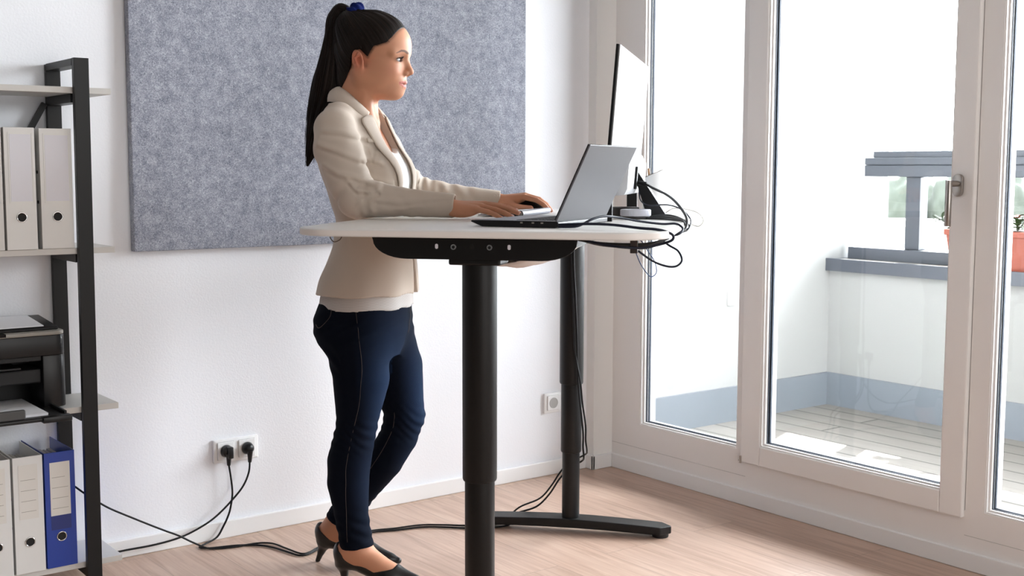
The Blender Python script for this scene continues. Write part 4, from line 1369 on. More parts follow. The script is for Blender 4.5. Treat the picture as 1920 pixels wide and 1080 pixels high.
# --- head
body.ell(H((0.012, 0, 0.045)), (0.098, 0.074, 0.086), HR, 0.02)
body.ell(H((0.058, 0, 0.040)), (0.0595, 0.060, 0.056), HR, 0.02)
body.ell(H((0.050, 0, -0.030)), (0.054, 0.060, 0.062), HR, 0.025)
for s in (-1, 1):
    body.rc(H((-0.004, s * 0.052, -0.040)), 0.020, H((0.068, s * 0.016, -0.082)), 0.0165, 0.03)
    body.ell(H((0.066, s * 0.038, -0.030)), (0.025, 0.021, 0.024), HR, 0.02)          # cheek
    body.ell(H((0.030, s * 0.050, -0.040)), (0.035, 0.018, 0.035), HR, 0.02)
    body.rc(H((0.1035, s * 0.012, 0.0170)), 0.0085, H((0.082, s * 0.047, 0.016)), 0.0095, 0.014)   # brow ridge
body.ell(H((0.0755, 0, -0.083)), (0.018, 0.020, 0.0165), HR, 0.016)                    # chin
body.ell(H((0.078, 0, -0.060)), (0.0225, 0.028, 0.026), HR, 0.016)                     # muzzle
body.ell(H((0.035, 0, -0.085)), (0.045, 0.040, 0.018), HR, 0.025)                      # under the chin
for s in (-1, 1):                                                                       # eye sockets
    body.ell(H((0.1125, s * 0.033, -0.001)), (0.015, 0.018, 0.0125), HR, 0.012, 's')
# nose
body.rc(H((0.102, 0, 0.008)), 0.0075, H((0.1145, 0, -0.026)), 0.0088, 0.012)
body.ell(H((0.1165, 0, -0.0325)), (0.0100, 0.0098, 0.0085), HR, 0.008)
for s in (-1, 1):
    body.ell(H((0.1055, s * 0.0118, -0.0365)), (0.0095, 0.0062, 0.0068), HR, 0.006)
    body.ell(H((0.1125, s * 0.0060, -0.0425)), (0.0048, 0.0028, 0.0030), HR, 0.002, 's')
# lids: a shell over each eyeball, opened by an almond cut
EYE = [H((0.0845, s * 0.0325, -0.001)) for s in (-1, 1)]
for e in EYE:
    body.ell(e, (0.0138, 0.0146, 0.0138), HR, 0.005)
for s in (-1, 1):
    c = H((0.0985, s * 0.0330, -0.0012))
    tl = R(6) * s
    rot = HR @ A3([[1, 0, 0], [0, math.cos(tl), -math.sin(tl)], [0, math.sin(tl), math.cos(tl)]])
    body.ell(c, (0.0110, 0.0130, 0.0048), rot, 0.0015, 's')
# lips
body.chain([H((0.0860, -0.0265, -0.0620)), H((0.0965, -0.012, -0.0610)), H((0.1015, -0.004, -0.0592)), H((0.1010, 0, -0.0602)), H((0.1015, 0.004, -0.0592)), H((0.0965, 0.012, -0.0610)), H((0.0860, 0.0265, -0.0620))],
           [0.0026, 0.0042, 0.0046, 0.0044, 0.0046, 0.0042, 0.0026], 0.004)
body.chain([H((0.0860, -0.0250, -0.0640)), H((0.0950, -0.010, -0.0715)), H((0.0975, 0, -0.0725)), H((0.0950, 0.010, -0.0715)), H((0.0860, 0.0250, -0.0640))],
           [0.0026, 0.0050, 0.0058, 0.0050, 0.0026], 0.004)
body.chain([H((0.0885, -0.0275, -0.0628)), H((0.1010, -0.012, -0.0660)), H((0.1075, 0, -0.0662)), H((0.1010, 0.012, -0.0660)), H((0.0885, 0.0275, -0.0628))],
           [0.0010, 0.0014, 0.0016, 0.0014, 0.0010], 0.0015, 's')
# ears
for s in (-1, 1):
    er = HR @ A3(Matrix.Rotation(R(-12), 3, 'Y') @ Matrix.Rotation(R(s * 18), 3, 'Z'))
    ec = H((-0.010, s * 0.0735, -0.006))
    body.ell(ec, (0.0185, 0.0065, 0.0310), er, 0.004)
    body.ell(H((-0.0085, s * 0.0800, -0.003)), (0.0125, 0.0062, 0.0225), er, 0.002, 's')
    body.chain([H((0.002, s * 0.074, 0.004)), H((-0.006, s * 0.0775, 0.010)), H((-0.016, s * 0.078, 0.000)), H((-0.012, s * 0.076, -0.018)), H((-0.001, s * 0.073, -0.024))], [0.003, 0.003, 0.0028, 0.003, 0.003], 0.002)
    body.ell(H((0.0035, s * 0.0730, -0.008)), (0.004, 0.004, 0.006), HR, 0.003)
    body.ell(H((-0.001, s * 0.0715, -0.033)), (0.0075, 0.0045, 0.0075), HR, 0.004)

# --- hands
def hand(wr, fwd, side, upv, curls, splay, thumb, sc=1.0, lift=0.0):
    """fwd: wrist->knuckles, side: towards the thumb, upv: back of the hand"""
    fwd, side, upv, wr = A3(fwd), A3(side), A3(upv), A3(wr)
    fwd /= np.linalg.norm(fwd); side -= fwd * (side @ fwd); side /= np.linalg.norm(side)
    upv = np.cross(fwd, side) * np.sign(np.dot(np.cross(fwd, side), upv))
    def W(a, b, c): return wr + (fwd * a + side * b + upv * c) * sc
    names = ['index', 'middle', 'ring', 'little']
    off = [0.026, 0.0085, -0.0095, -0.0265]
    kx = [0.082, 0.085, 0.080, 0.071]
    kz = [0.000, 0.003, 0.003, 0.002]
    ph = [(0.040, 0.024, 0.021), (0.044, 0.027, 0.022), (0.040, 0.025, 0.021), (0.035, 0.021, 0.020)]
    rad = [(0.0092, 0.0082, 0.0074, 0.0062), (0.0094, 0.0083, 0.0075, 0.0062), (0.0088, 0.0079, 0.0071, 0.0060), (0.0078, 0.0070, 0.0064, 0.0054)]
    body.ell(W(0.040, 0, -0.004), (0.050 * sc, 0.034 * sc, 0.0150 * sc), np.stack([fwd, side, upv], 1), 0.012)
    body.ell(W(0.030, 0.020, -0.010), (0.032 * sc, 0.016 * sc, 0.013 * sc), np.stack([fwd, side, upv], 1), 0.010)
    body.ell(W(0.030, -0.022, -0.008), (0.036 * sc, 0.013 * sc, 0.013 * sc), np.stack([fwd, side, upv], 1), 0.010)
    tips = []
    for i in range(4):
        k = W(kx[i], off[i], kz[i])
        body.rc(W(0.006, off[i] * 0.45, 0.002), 0.0125 * sc, k, rad[i][0] * 1.06 * sc, 0.008)
        a = 0.0
        p = k
        sp = R(splay[i])
        pts = [k]
        for j in range(3):
            a += R(curls[i][j])
            d = (fwd * math.cos(sp) + side * math.sin(sp)) * math.cos(a) - upv * math.sin(a)
            p = p + d * ph[i][j] * sc
            pts.append(p)
        # separate finger: small blend radius so that neighbours stay apart
        for q0, q1, r0, r1 in zip(pts, pts[1:], rad[i], rad[i][1:]):
            body.rc(q0, r0 * sc, q1, r1 * sc, 0.0018)
        nd = d
        un = upv - nd * (upv @ nd); un /= np.linalg.norm(un)
        sd = np.cross(nd, un)
        tips.append((pts[-1], nd, un, sd, rad[i][3] * sc))
    t0 = W(*thumb[0])
    tp = [t0] + [W(*q) for q in thumb[1:]]
    body.rc(W(0.012, 0.012, -0.004), 0.013 * sc, tp[0], 0.0125 * sc, 0.010)
    body.chain(tp, [0.0122 * sc, 0.0102 * sc, 0.0095 * sc, 0.0070 * sc][:len(tp)], 0.004)
    nd = (tp[-1] - tp[-2]) / np.linalg.norm(tp[-1] - tp[-2])
    un = side * 0.6 + upv * 0.8
    un = un - nd * (un @ nd); un /= np.linalg.norm(un)
    tips.append((tp[-1], nd, un, np.cross(nd, un), 0.0072 * sc))
    return tips
TIPS = []
# right hand flat on the desk, fingers relaxed forward
TIPS += hand((WR_R[0], WR_R[1], WR_R[2] + 0.002), (1, 0.02, 0.03), (0, 1, 0.24), (0, -0.24, 1), [(10, 7, 5), (10, 8, 5), (12, 8, 5), (11, 7, 5)], (9, 2, -5, -15),
             [(0.030, 0.036, -0.012), (0.058, 0.052, -0.016), (0.084, 0.056, -0.018)], 0.98)
# left hand arched over the mouse, thumb along its near side
TIPS += hand(WR_L, (1, 0.10, 0.16), (0.1, -1, 0), (-0.16, 0, 1), [(22, 19, 12), (24, 21, 13), (26, 23, 14), (28, 24, 16)], (2, 0, -3, -8),
             [(0.034, 0.034, -0.016), (0.066, 0.044, -0.030), (0.098, 0.040, -0.037)], 1.0)
# --- feet
def foot(ank, heel, ball, toe):
    ank, heel, ball, toe = map(A3, (ank, heel, ball, toe))
    body.rc(ank, 0.032, heel, 0.027, 0.02)
    body.rc(ank, 0.031, ball, 0.026, 0.03)
    body.rc(heel, 0.025, ball, 0.024, 0.03)
    body.rc(ball, 0.026, toe, 0.013, 0.02)
    body.rc(ball + A3((0, 0.018, 0)), 0.016, toe, 0.011, 0.015)
    body.rc(ball + A3((0, -0.018, 0)), 0.016, toe, 0.011, 0.015)
RF = dict(ank=R_ANK, heel=L((-0.537, -0.03, 0.090)), ball=L((-0.405, -0.032, 0.040)), toe=L((-0.350, -0.032, 0.022)))
LF = dict(ank=L_ANK, heel=L((-0.662, 0.148, 0.088)), ball=L((-0.535, 0.142, 0.039)), toe=L((-0.478, 0.140, 0.022)))
foot(**RF)
foot(**LF)

skin_poly = [(0.30, 0.0905), (0.1035, 0.0905), (0.098, 0.082), (0.084, 0.058), (0.070, 0.043), (0.050, 0.037), (0.036, 0.034), (0.024, 0.018), (0.016, 0.004), (0.008, 0.012), (-0.004, 0.026),
             (-0.022, 0.022), (-0.033, 0.004), (-0.038, -0.020), (-0.052, -0.050), (-0.066, -0.072), (-0.080, -0.30), (0.30, -0.30)]
SKINP = skin_poly
def skin_color(P):
    c = np.tile(SKIN, (len(P), 1))
    def mixc(mask, rgb):
        m = np.clip(mask, 0, 1)[:, None]
        c[:] = c * (1 - m) + A3(lin(rgb)) * m
    q = to_head(P)
    near = np.linalg.norm(q, axis=1) < 0.17
    # cheeks, nose and ears a little redder
    for s in (-1, 1):
        d = np.linalg.norm((q - A3((0.075, s * 0.045, -0.030))) / A3((1, 1, 0.8)), axis=1)
        mixc(0.40 * np.exp(-(d / 0.022) ** 2), (196, 116, 94))
        d = np.linalg.norm(q - A3((-0.01, s * 0.078, -0.004)), axis=1)
        mixc(0.6 * np.exp(-(d / 0.030) ** 2), (204, 108, 84))
    d = np.linalg.norm(q - A3((0.118, 0, -0.034)), axis=1)
    mixc(0.3 * np.exp(-(d / 0.012) ** 2), (198, 122, 98))
    # lips
    qf = q * A3((0, 1, 1))
    up = seg_dist(qf, [(0, -0.0262, -0.0624), (0, -0.012, -0.0618), (0, -0.004, -0.0605), (0, 0.004, -0.0605), (0, 0.012, -0.0618), (0, 0.0262, -0.0624)])
    lo = seg_dist(qf, [(0, -0.0245, -0.0642), (0, -0.010, -0.0708), (0, 0, -0.0718), (0, 0.010, -0.0708), (0, 0.0245, -0.0642)])
    mixc(np.clip((0.0040 - up) / 0.0012, 0, 1) * (q[:, 0] > 0.07), (184, 106, 94))
    mixc(np.clip((0.0052 - lo) / 0.0012, 0, 1) * (q[:, 0] > 0.07), (194, 114, 102))
    ln = seg_dist(qf, [(0, -0.0270, -0.0630), (0, -0.012, -0.0660), (0, 0, -0.0662), (0, 0.012, -0.0660), (0, 0.0270, -0.0630)])
    mixc(np.clip((0.0014 - ln) / 0.0010, 0, 1), (140, 80, 70))
    # brows and eye make-up
    for s in (-1, 1):
        b = seg_dist(q * A3((0, 1, 1)), [(0, s * 0.013, 0.0165), (0, s * 0.030, 0.0225), (0, s * 0.040, 0.0225), (0, s * 0.052, 0.0155)])
        tap = np.interp(np.abs(q[:, 1]), [0.012, 0.02, 0.040, 0.053], [0.0022, 0.0032, 0.0026, 0.0008])
        mixc(0.85 * np.clip((tap - b) / 0.0016 + 0.5, 0, 1) * (q[:, 0] > 0.05), (72, 50, 40))
        e = q - A3((0.098, s * 0.033, -0.0012))
        k0 = np.linalg.norm(e / A3((0.02, 0.0150, 0.0066)), axis=1)
        mixc(0.9 * np.clip((1.12 - k0) / 0.20, 0, 1) * (q[:, 0] > 0.06), (34, 22, 18))
        sh = np.linalg.norm(e / A3((0.03, 0.021, 0.0125)) - A3((0, 0, 0.25)), axis=1)
        mixc(0.35 * np.clip((1.1 - sh) / 0.5, 0, 1) * (q[:, 0] > 0.06), (132, 92, 78))
        # hairline fuzz in front of the ear
        d = seg_dist(q, [(0.020, s * 0.071, 0.018), (0.012, s * 0.072, -0.004), (0.012, s * 0.071, -0.020)])
        mixc(0.5 * np.exp(-(d / 0.006) ** 2), (110, 78, 60))
    # fine hair roots next to the hairline
    hq = near & (q[:, 0] > -0.02) & (q[:, 0] < 0.11) & (q[:, 2] > 0.0)
    if hq.any():
        dd = -poly_sdf(q[hq][:, [0, 2]], SKINP)
        mk = np.zeros(len(P)); mk[hq] = 0.55 * np.exp(-(np.maximum(dd, 0) / 0.0045) ** 2)
        mixc(mk, (70, 48, 38))
    # knuckles and finger tips
    for tp in TIPS:
        d = np.linalg.norm(P - tp[0], axis=1)
        mixc(0.35 * np.exp(-(d / 0.010) ** 2), (208, 134, 112))
    return c

M['skin'] = attr_mat('skin', 0.52, 0.32, sss=0.12, bump=(420, 0.06))
xs = grid(-0.26, 0.50, 0.0019); ys = grid(-0.28, 0.40, 0.0019)
zs = zgrid([(-0.005, 0.16, 0.0028), (0.16, 1.035, 0.008), (1.035, 1.125, 0.0018), (1.125, 1.20, 0.006), (1.20, 1.36, 0.0030), (1.36, 1.62, 0.0017)])
body.add(desk_clear, L((-0.30, 0.05, 1.039)), 0.6, 0.0008, 's')
V, F = surface_nets(body, xs, ys, zs)
bo = net_mesh('body', V, F, M['skin'], woman, skin_color, relax=1)

# eyes and lashes
for s, e in zip((-1, 1), EYE):
    gaze = A3(HR @ A3((1, 0.0, -0.10)))
    rotm = Vector(gaze).to_track_quat('Z', 'Y').to_matrix().to_4x4()
    mtx = Matrix.Translation(Vector(e)) @ rotm
    mb = MB()
    mb.lathe([(0.0125 * math.sin(PI * k / 20) + 1e-5, -0.0125 * math.cos(PI * k / 20)) for k in range(21)], 28, mtx)
    eo = mb.build('eye', M['eye_white'], bo, smooth=True)
    MB().lathe([(0.0022, 0.01285), (0.0040, 0.01245), (0.0062, 0.01135)], 28, mtx, cap=False).build('iris', M['iris'], eo, smooth=True)
    MB().lathe([(0.00001, 0.0130), (0.0023, 0.01290)], 20, mtx, cap=False).build('pupil', M['pupil'], eo)
    mb = MB()
    for k in range(22):
        t = k / 21
        yy = s * (0.0215 + 0.024 * t)
        zz = 0.0035 * math.sin(PI * min(1, 0.15 + 0.85 * t)) - 0.0005
        xx = 0.0988 - 0.0085 * (t - 0.35) ** 2 * 3
        p0 = H((xx, yy, zz))
        p1 = H((xx + 0.0052, yy + s * 0.004 * (t - 0.3), zz + 0.0018))
        p2 = H((xx + 0.0080, yy + s * 0.006 * (t - 0.3), zz + 0.0050))
        mb.tube([p0, p1, p2], 0.00042, 4, sub=3, taper=lambda q: 1 - 0.7 * q)
    mb.build('eyelashes', M['lash'], bo)
# finger nails
M['nail'] = mat('pale_nails', (232, 190, 178), 0.25)
for (p, nd, un, sd, r_) in TIPS:
    mtx = Matrix(((nd[0], sd[0], un[0], 0), (nd[1], sd[1], un[1], 0), (nd[2], sd[2], un[2], 0), (0, 0, 0, 1)))
    mtx = Matrix.Translation(Vector(p + un * r_ * 0.62 + nd * 0.0012)) @ mtx
    b = bmesh.new()
    bmesh.ops.create_uvsphere(b, u_segments=14, v_segments=8, radius=1)
    for v in b.verts:
        v.co = Vector((v.co.x * 0.0058, v.co.y * r_ * 0.78, v.co.z * r_ * 0.42 - v.co.y ** 2 * 0.001))
    mb = MB(); mb._merge(b, mtx)
    mb.build('fingernail', M['nail'], bo, smooth=True)

# ------------------------------------------------------------------ hair
def hair_mat():
    m = attr_mat('dark_brown_hair', 0.55, 0.16)
    nt = m.node_tree
    b = nt.nodes['Principled BSDF']
    a = nt.nodes.new('ShaderNodeAttribute')
    a.attribute_name = 'flow'
    n = nt.nodes.new('ShaderNodeTexNoise')
    n.inputs['Scale'].default_value = 1.0
    n.inputs['Detail'].default_value = 3
    nt.links.new(a.outputs['Vector'], n.inputs['Vector'])
    rp = nt.nodes.new('ShaderNodeValToRGB')
    e = rp.color_ramp.elements
    e[0].position, e[0].color = 0.32, (*lin((10, 8, 7)), 1)
    e[1].position, e[1].color = 0.72, (*lin((36, 26, 21)), 1)
    nt.links.new(n.outputs['Fac'], rp.inputs['Fac'])
    nt.links.new(rp.outputs['Color'], b.inputs['Base Color'])
    bp = nt.nodes.new('ShaderNodeBump')
    bp.inputs['Strength'].default_value = 0.6
    bp.inputs['Distance'].default_value = 0.002
    nt.links.new(n.outputs['Fac'], bp.inputs['Height'])
    nt.links.new(bp.outputs['Normal'], b.inputs['Normal'])
    return m
M['hair'] = hair_mat()
POLE = H((-0.066, 0, 0.128))
def set_flow(o, flow):
    at = o.data.attributes.new('flow', 'FLOAT_VECTOR', 'POINT')
    at.data.foreach_set('vector', flow.astype(np.float32).ravel())
hair = SDF()
hair.ell(H((0.011, 0, 0.047)), (0.1015, 0.0785, 0.0905), HR, 0.02)
hair.ell(H((0.052, 0, 0.045)), (0.0625, 0.0635, 0.0590), HR, 0.02)
hair.ell(H((-0.050, 0, 0.085)), (0.045, 0.060, 0.056), HR, 0.03)
hair.rc(H((-0.040, 0, 0.02)), 0.058, H((-0.052, 0, -0.055)), 0.048, 0.03)
def skin_cut(P):
    q = to_head(P)
    w = np.abs(q[:, 1])
    # hairline recedes towards the temples at the sides
    sx = q[:, 0] + 0.0 * w
    return poly_sdf(np.stack([sx, q[:, 2]], 1), skin_poly)
POLEQ = A3((-0.066, 0, 0.128))
def strands(P):
    q = to_head(P) - POLEQ
    ax = A3((-0.55, 0, 0.83)); u = A3((0.83, 0, 0.55))
    x, y = q @ u, q[:, 1]
    ph = np.arctan2(y, x)
    rr = np.hypot(x, y)
    edge = np.clip(skin_cut(P) / 0.035, 0, 1)
    return edge * (0.0007 * np.sin(ph * 46 + 3 * np.sin(ph * 7)) * np.clip(rr / 0.03, 0, 1) + 0.0006 * np.sin(ph * 19 + 1.3))
hair.add(strands, H((0, 0, 0.04)), 0.2, 0, 'd')
hair.add(lambda P: 0.0024 * np.exp(-(skin_cut(P) / 0.016) ** 2) * (to_head(P)[:, 0] > 0.0), H((0, 0, 0.04)), 0.2, 0, 'd')
hair.add(skin_cut, H((0.03, 0, 0.0)), 0.30, 0.003, 's')
V, F = surface_nets(hair, grid(-0.20, 0.16, 0.0017), grid(-0.12, 0.12, 0.0017), grid(1.34, 1.63, 0.0017))
def hcol(P): return np.tile(A3(lin((40, 28, 24))), (len(P), 1))
ho = net_mesh('hair', V, F, M['hair'], woman, hcol, relax=1)
P_ = np.empty(len(ho.data.vertices) * 3, dtype=np.float32)
ho.data.vertices.foreach_get('co', P_)
P_ = P_.reshape(-1, 3).astype(float)
q = to_head(P_) - POLEQ
x, y = q @ A3((0.83, 0, 0.55)), q[:, 1]
set_flow(ho, np.stack([np.arctan2(y, x) * 26, np.hypot(x, y) * 12, 0 * x], 1))

def strand_mesh(name, paths, r, parent, seed=1, taper=lambda t: (0.6 + 0.4 * min(1, t * 5)) * (1 - 0.75 * t ** 3)):
    mb_ = MB()
    for p in paths:
        mb_.tube(p, r, 5, sub=5, taper=taper)
    o = mb_.build(name, M['hair'], parent, smooth=True, recalc=False)
    n = len(o.data.vertices)
    co = np.empty(n * 3, dtype=np.float32); o.data.vertices.foreach_get('co', co)
    co = co.reshape(-1, 3)
    set_flow(o, np.stack([co[:, 0] * 90, co[:, 1] * 90, co[:, 2] * 6], 1))
    return o
# ponytail: flattened bundle swept along its fall
tail = [(-0.545, 1.612, 0.016, 0.016), (-0.566, 1.617, 0.021, 0.020), (-0.578, 1.590, 0.027, 0.026), (-0.578, 1.545, 0.031, 0.032), (-0.586, 1.48, 0.040, 0.036), (-0.596, 1.42, 0.050, 0.038), (-0.608, 1.36, 0.052, 0.037),
        (-0.624, 1.31, 0.043, 0.033), (-0.645, 1.26, 0.025, 0.024), (-0.660, 1.215, 0.012, 0.014), (-0.670, 1.185, 0.003, 0.004)]
T = A3(tail)
tt = np.linspace(0, 1, len(T))
N1, N2 = 90, 96
ss = np.linspace(0, 1, N1)
cx = np.interp(ss, tt, T[:, 0]); cz = np.interp(ss, tt, T[:, 1]); ax_ = np.interp(ss, tt, T[:, 2]); ay_ = np.interp(ss, tt, T[:, 3])
def smooth1(a, n=5):
    for _ in range(n):
        b = a.copy(); b[1:-1] = (a[:-2] + 2 * a[1:-1] + a[2:]) / 4; a = b
    return a
cx, cz, ax_, ay_ = map(smooth1, (cx, cz, ax_, ay_))
verts, flow, faces = [], [], []
for i in range(N1):
    tx, tz = cx[min(i + 1, N1 - 1)] - cx[max(i - 1, 0)], cz[min(i + 1, N1 - 1)] - cz[max(i - 1, 0)]
    tl = math.hypot(tx, tz)
    nx_, nz_ = -tz / tl, tx / tl
    for j in range(N2):
        a = 2 * PI * j / N2
        g_ = 1 + (0.05 * math.sin(17 * a + 2.2 * math.sin(3 * ss[i] * PI)) + 0.035 * math.sin(31 * a + 4 * ss[i]) + 0.05 * math.sin(5 * a + 3 * ss[i])) * min(1, ss[i] * 5)
        u, v = math.cos(a) * ax_[i] * g_, math.sin(a) * ay_[i] * g_
        p = L((cx[i] + nx_ * u, 0.05 + v, cz[i] + nz_ * u))
        verts.append(p)
        flow.append((j / N2 * 60, ss[i] * 3, 0))
for i in range(N1 - 1):
    for j in range(N2):
        faces.append((i * N2 + j, i * N2 + (j + 1) % N2, (i + 1) * N2 + (j + 1) % N2, (i + 1) * N2 + j))
faces.append(tuple(range(N2))); faces.append(tuple(range((N1 - 1) * N2, N1 * N2)))
mb = MB(); mb.add(verts, faces)
po = mb.build('ponytail', M['hair'], woman, smooth=True)
set_flow(po, A3(flow))
rng = random.Random(3)
paths = []
for k in range(120):
    a = rng.uniform(0, 2 * PI); rr = rng.uniform(0.86, 1.06)
    i0 = rng.randint(6, 30); i1 = rng.randint(62, N1 - 1)
    ex = rng.uniform(-0.006, 0.006); ey = rng.uniform(-0.008, 0.008)
    pth = []
    for i in range(i0, i1 + 1, 7):
        t = (i - i0) / (i1 - i0)
        u, v = math.cos(a) * ax_[i] * rr, math.sin(a) * ay_[i] * rr
        pth.append(L((cx[i] - u * 0.98 + ex * t * t, 0.05 + v + ey * t * t, cz[i] + u * 0.15 - 0.012 * t * t)))
    if len(pth) > 3: paths.append(pth)
strand_mesh('ponytail_strands', paths, 0.0011, po)
# combed strands over the scalp towards the tie, and loose hairs at the nape and temple
paths = []
for k in range(150):
    a = rng.uniform(-PI, PI)
    st_ = None
    pth = []
    for t in np.linspace(0, 1, 7):
        q0 = POLEQ + A3((0.83, 0, 0.55)) * (0.16 * t * math.cos(a)) + A3((0, 1, 0)) * (0.16 * t * math.sin(a))
        d = A3((0.011, 0, 0.030)) - q0
        # march from outside to the hair surface along the direction to the skull centre
        o_ = A3((0.011, 0, 0.030)) - d / np.linalg.norm(d) * 0.16
        o_ = o_ + A3((-0.55, 0, 0.83)) * 0.10 * (1 - t)
        dd = A3((0.011, 0, 0.030)) - o_
        pth.append((o_, dd / np.linalg.norm(dd)))
    pts = []
    for o_, dd in pth:
        hp_ = hair.hit(H(o_), HR @ dd, 0.22, 90)
        if abs(hair(A3(hp_)[None])[0]) < 0.003: pts.append(hp_ + (HR @ -dd) * 0.0002)
    if len(pts) >= 4: paths.append(pts)
strand_mesh('combed_strands', paths, 0.0007, ho)
# short hairs that soften the hairline at the forehead and temple
paths = []
hl = [(0.076, 0.048), (0.062, 0.041), (0.046, 0.036), (0.034, 0.032), (0.022, 0.014)]
for k in range(260):
    i = rng.uniform(0, len(hl) - 1.001); a_ = int(i); f_ = i - a_
    X = hl[a_][0] * (1 - f_) + hl[a_ + 1][0] * f_; Z = hl[a_][1] * (1 - f_) + hl[a_ + 1][1] * f_
    dd_ = rng.uniform(-0.004, 0.007); X += dd_; Z -= dd_ * 0.45
    s = -1 if rng.random() < 0.75 else 1
    p0 = None
    pts = []
    for t in (0, 0.5, 1.0):
        x_, z_ = X - 0.036 * t, Z + 0.022 * t
        y0_ = s * 0.14
        if x_ > 0.085:
            y0_ = rng.uniform(-0.03, 0.03) if p0 is None else p0
            p0 = y0_
            hp_ = body.hit(H((0.16, y0_, z_ + 0.004)), HR @ A3((-1, 0, 0)), 0.2, 90)
        else:
            hp_ = body.hit(H((x_, y0_, z_)), HR @ A3((0, -s, 0)), 0.16, 90)
        pts.append(hp_ + (HR @ A3((0.3, s * 0.8, 0.3))) * (0.0003 + 0.0042 * t))
    paths.append(pts)
strand_mesh('baby_hair', paths, 0.00036, ho, taper=lambda t: 0.12 + 0.88 * min(1, t * 1.8))
# scrunchie
mb = MB()
n1, n2 = 60, 16
sc_c = A3(L((-0.529, 0.05, 1.604))); sc_ax = A3((-0.70, 0, 0.71)); sc_u = A3((0.71, 0, 0.70))
verts, faces = [], []
for i in range(n1):
    a = 2 * PI * i / n1
    for j in range(n2):
        b_ = 2 * PI * j / n2
        r0 = 0.0190; r1 = 0.0170 + 0.0035 * math.sin(9 * a + 1.5 * math.sin(b_)) + 0.0015 * math.sin(17 * a)
        rad = r0 + r1 * math.cos(b_)
        p = sc_c + (sc_u * math.cos(a) + A3((0, 1, 0)) * math.sin(a)) * rad + sc_ax * (r1 * 0.95 * math.sin(b_))
        verts.append(p)
for i in range(n1):
    for j in range(n2):
        faces.append((i * n2 + j, ((i + 1) % n1) * n2 + j, ((i + 1) % n1) * n2 + (j + 1) % n2, i * n2 + (j + 1) % n2))
mb.add(verts, faces)
tag(mb.build('scrunchie', M['scrunchie'], woman, smooth=True), 'royal blue scrunchie')

# ------------------------------------------------------------------ clothes
def torso_rows(rows, g=0.0):
    return [(z, L((x, 0, 0))[0], 0.0, f + g, b + g, w + g) for z, x, f, b, w in rows]
# tee
tee = SDF()
tee.loft(torso_rows(((0.792, -0.5, 0.129, 0.122, 0.164), (0.83, -0.497, 0.124, 0.118, 0.16), (0.9, -0.487, 0.112, 0.09, 0.138), (1, -0.482, 0.102, 0.074, 0.122),
                     (1.08, -0.487, 0.106, 0.084, 0.126), (1.17, -0.497, 0.113, 0.098, 0.136), (1.25, -0.507, 0.085, 0.095, 0.14), (1.3, -0.517, 0.068, 0.078, 0.13), (1.33, -0.524, 0.06, 0.056, 0.102)), 0.0), 0.02, n=2.2)
for s in (-1, 1):
    tee.ell(L((-0.445, 0.05 + s * 0.068, 1.150)), (0.064, 0.062, 0.063), None, 0.03)
tee.ell(L((-0.425, 0.05, 1.315)), (0.12, 0.085, 0.095), None, 0.004, 's')        # scoop neck
tee.add(lambda P: 0.0016 * np.sin(P[:, 1] * 70 + 6 * P[:, 2]) * np.clip((0.86 - P[:, 2]) * 30, 0, 1), L((-0.5, 0.05, 0.81)), 0.3, 0, 'd')
tee.add(lambda P: 0.0022 * np.sin((P[:, 2] * 55 + P[:, 1] * 40)) * np.exp(-((P[:, 2] - 1.06) / 0.05) ** 2), L((-0.40, 0.05, 1.06)), 0.2, 0, 'd')
tee.add(desk_clear, L((-0.40, 0.05, 1.039)), 0.5, 0.0008, 's')
V, F = surface_nets(tee, grid(-0.22, 0.20, 0.004), grid(-0.22, 0.22, 0.004), grid(0.785, 1.345, 0.0035))
TEEW, TEEG = A3(lin((232, 231, 229))), A3(lin((196, 192, 189)))
M['tee_c'] = attr_mat('white_to_grey_marl_jersey', 0.85, 0.2, bump=(500, 0.1), sheen=0.2)
def teecol(P):
    k = np.clip((0.90 - P[:, 2]) / 0.03, 0, 1)[:, None]
    sp = 0.05 * np.sin(P[:, 1:2] * 400 + P[:, 2:] * 900) * k
    return TEEW * (1 - k) + TEEG * k * (1 + sp)
net_mesh('t_shirt', V, F, M['tee_c'], woman, teecol)

# blazer
jk = SDF()
JR = ((0.832, -0.500, 0.146, 0.124, 0.182), (0.87, -0.497, 0.141, 0.118, 0.176), (0.92, -0.490, 0.130, 0.104, 0.160), (0.975, -0.484, 0.119, 0.092, 0.146), (1.033, -0.483, 0.111, 0.088, 0.140),
      (1.10, -0.488, 0.110, 0.100, 0.146), (1.19, -0.500, 0.111, 0.120, 0.154), (1.25, -0.510, 0.090, 0.118, 0.160), (1.295, -0.522, 0.080, 0.096, 0.156), (1.330, -0.532, 0.076, 0.070, 0.120), (1.358, -0.540, 0.070, 0.052, 0.085))
jk.loft(torso_rows(JR), 0.02, n=2.3, cap=0.0)
for s in (-1, 1):
    jk.ell(L((-0.447, 0.05 + s * 0.072, 1.150)), (0.068, 0.066, 0.070), None, 0.035)
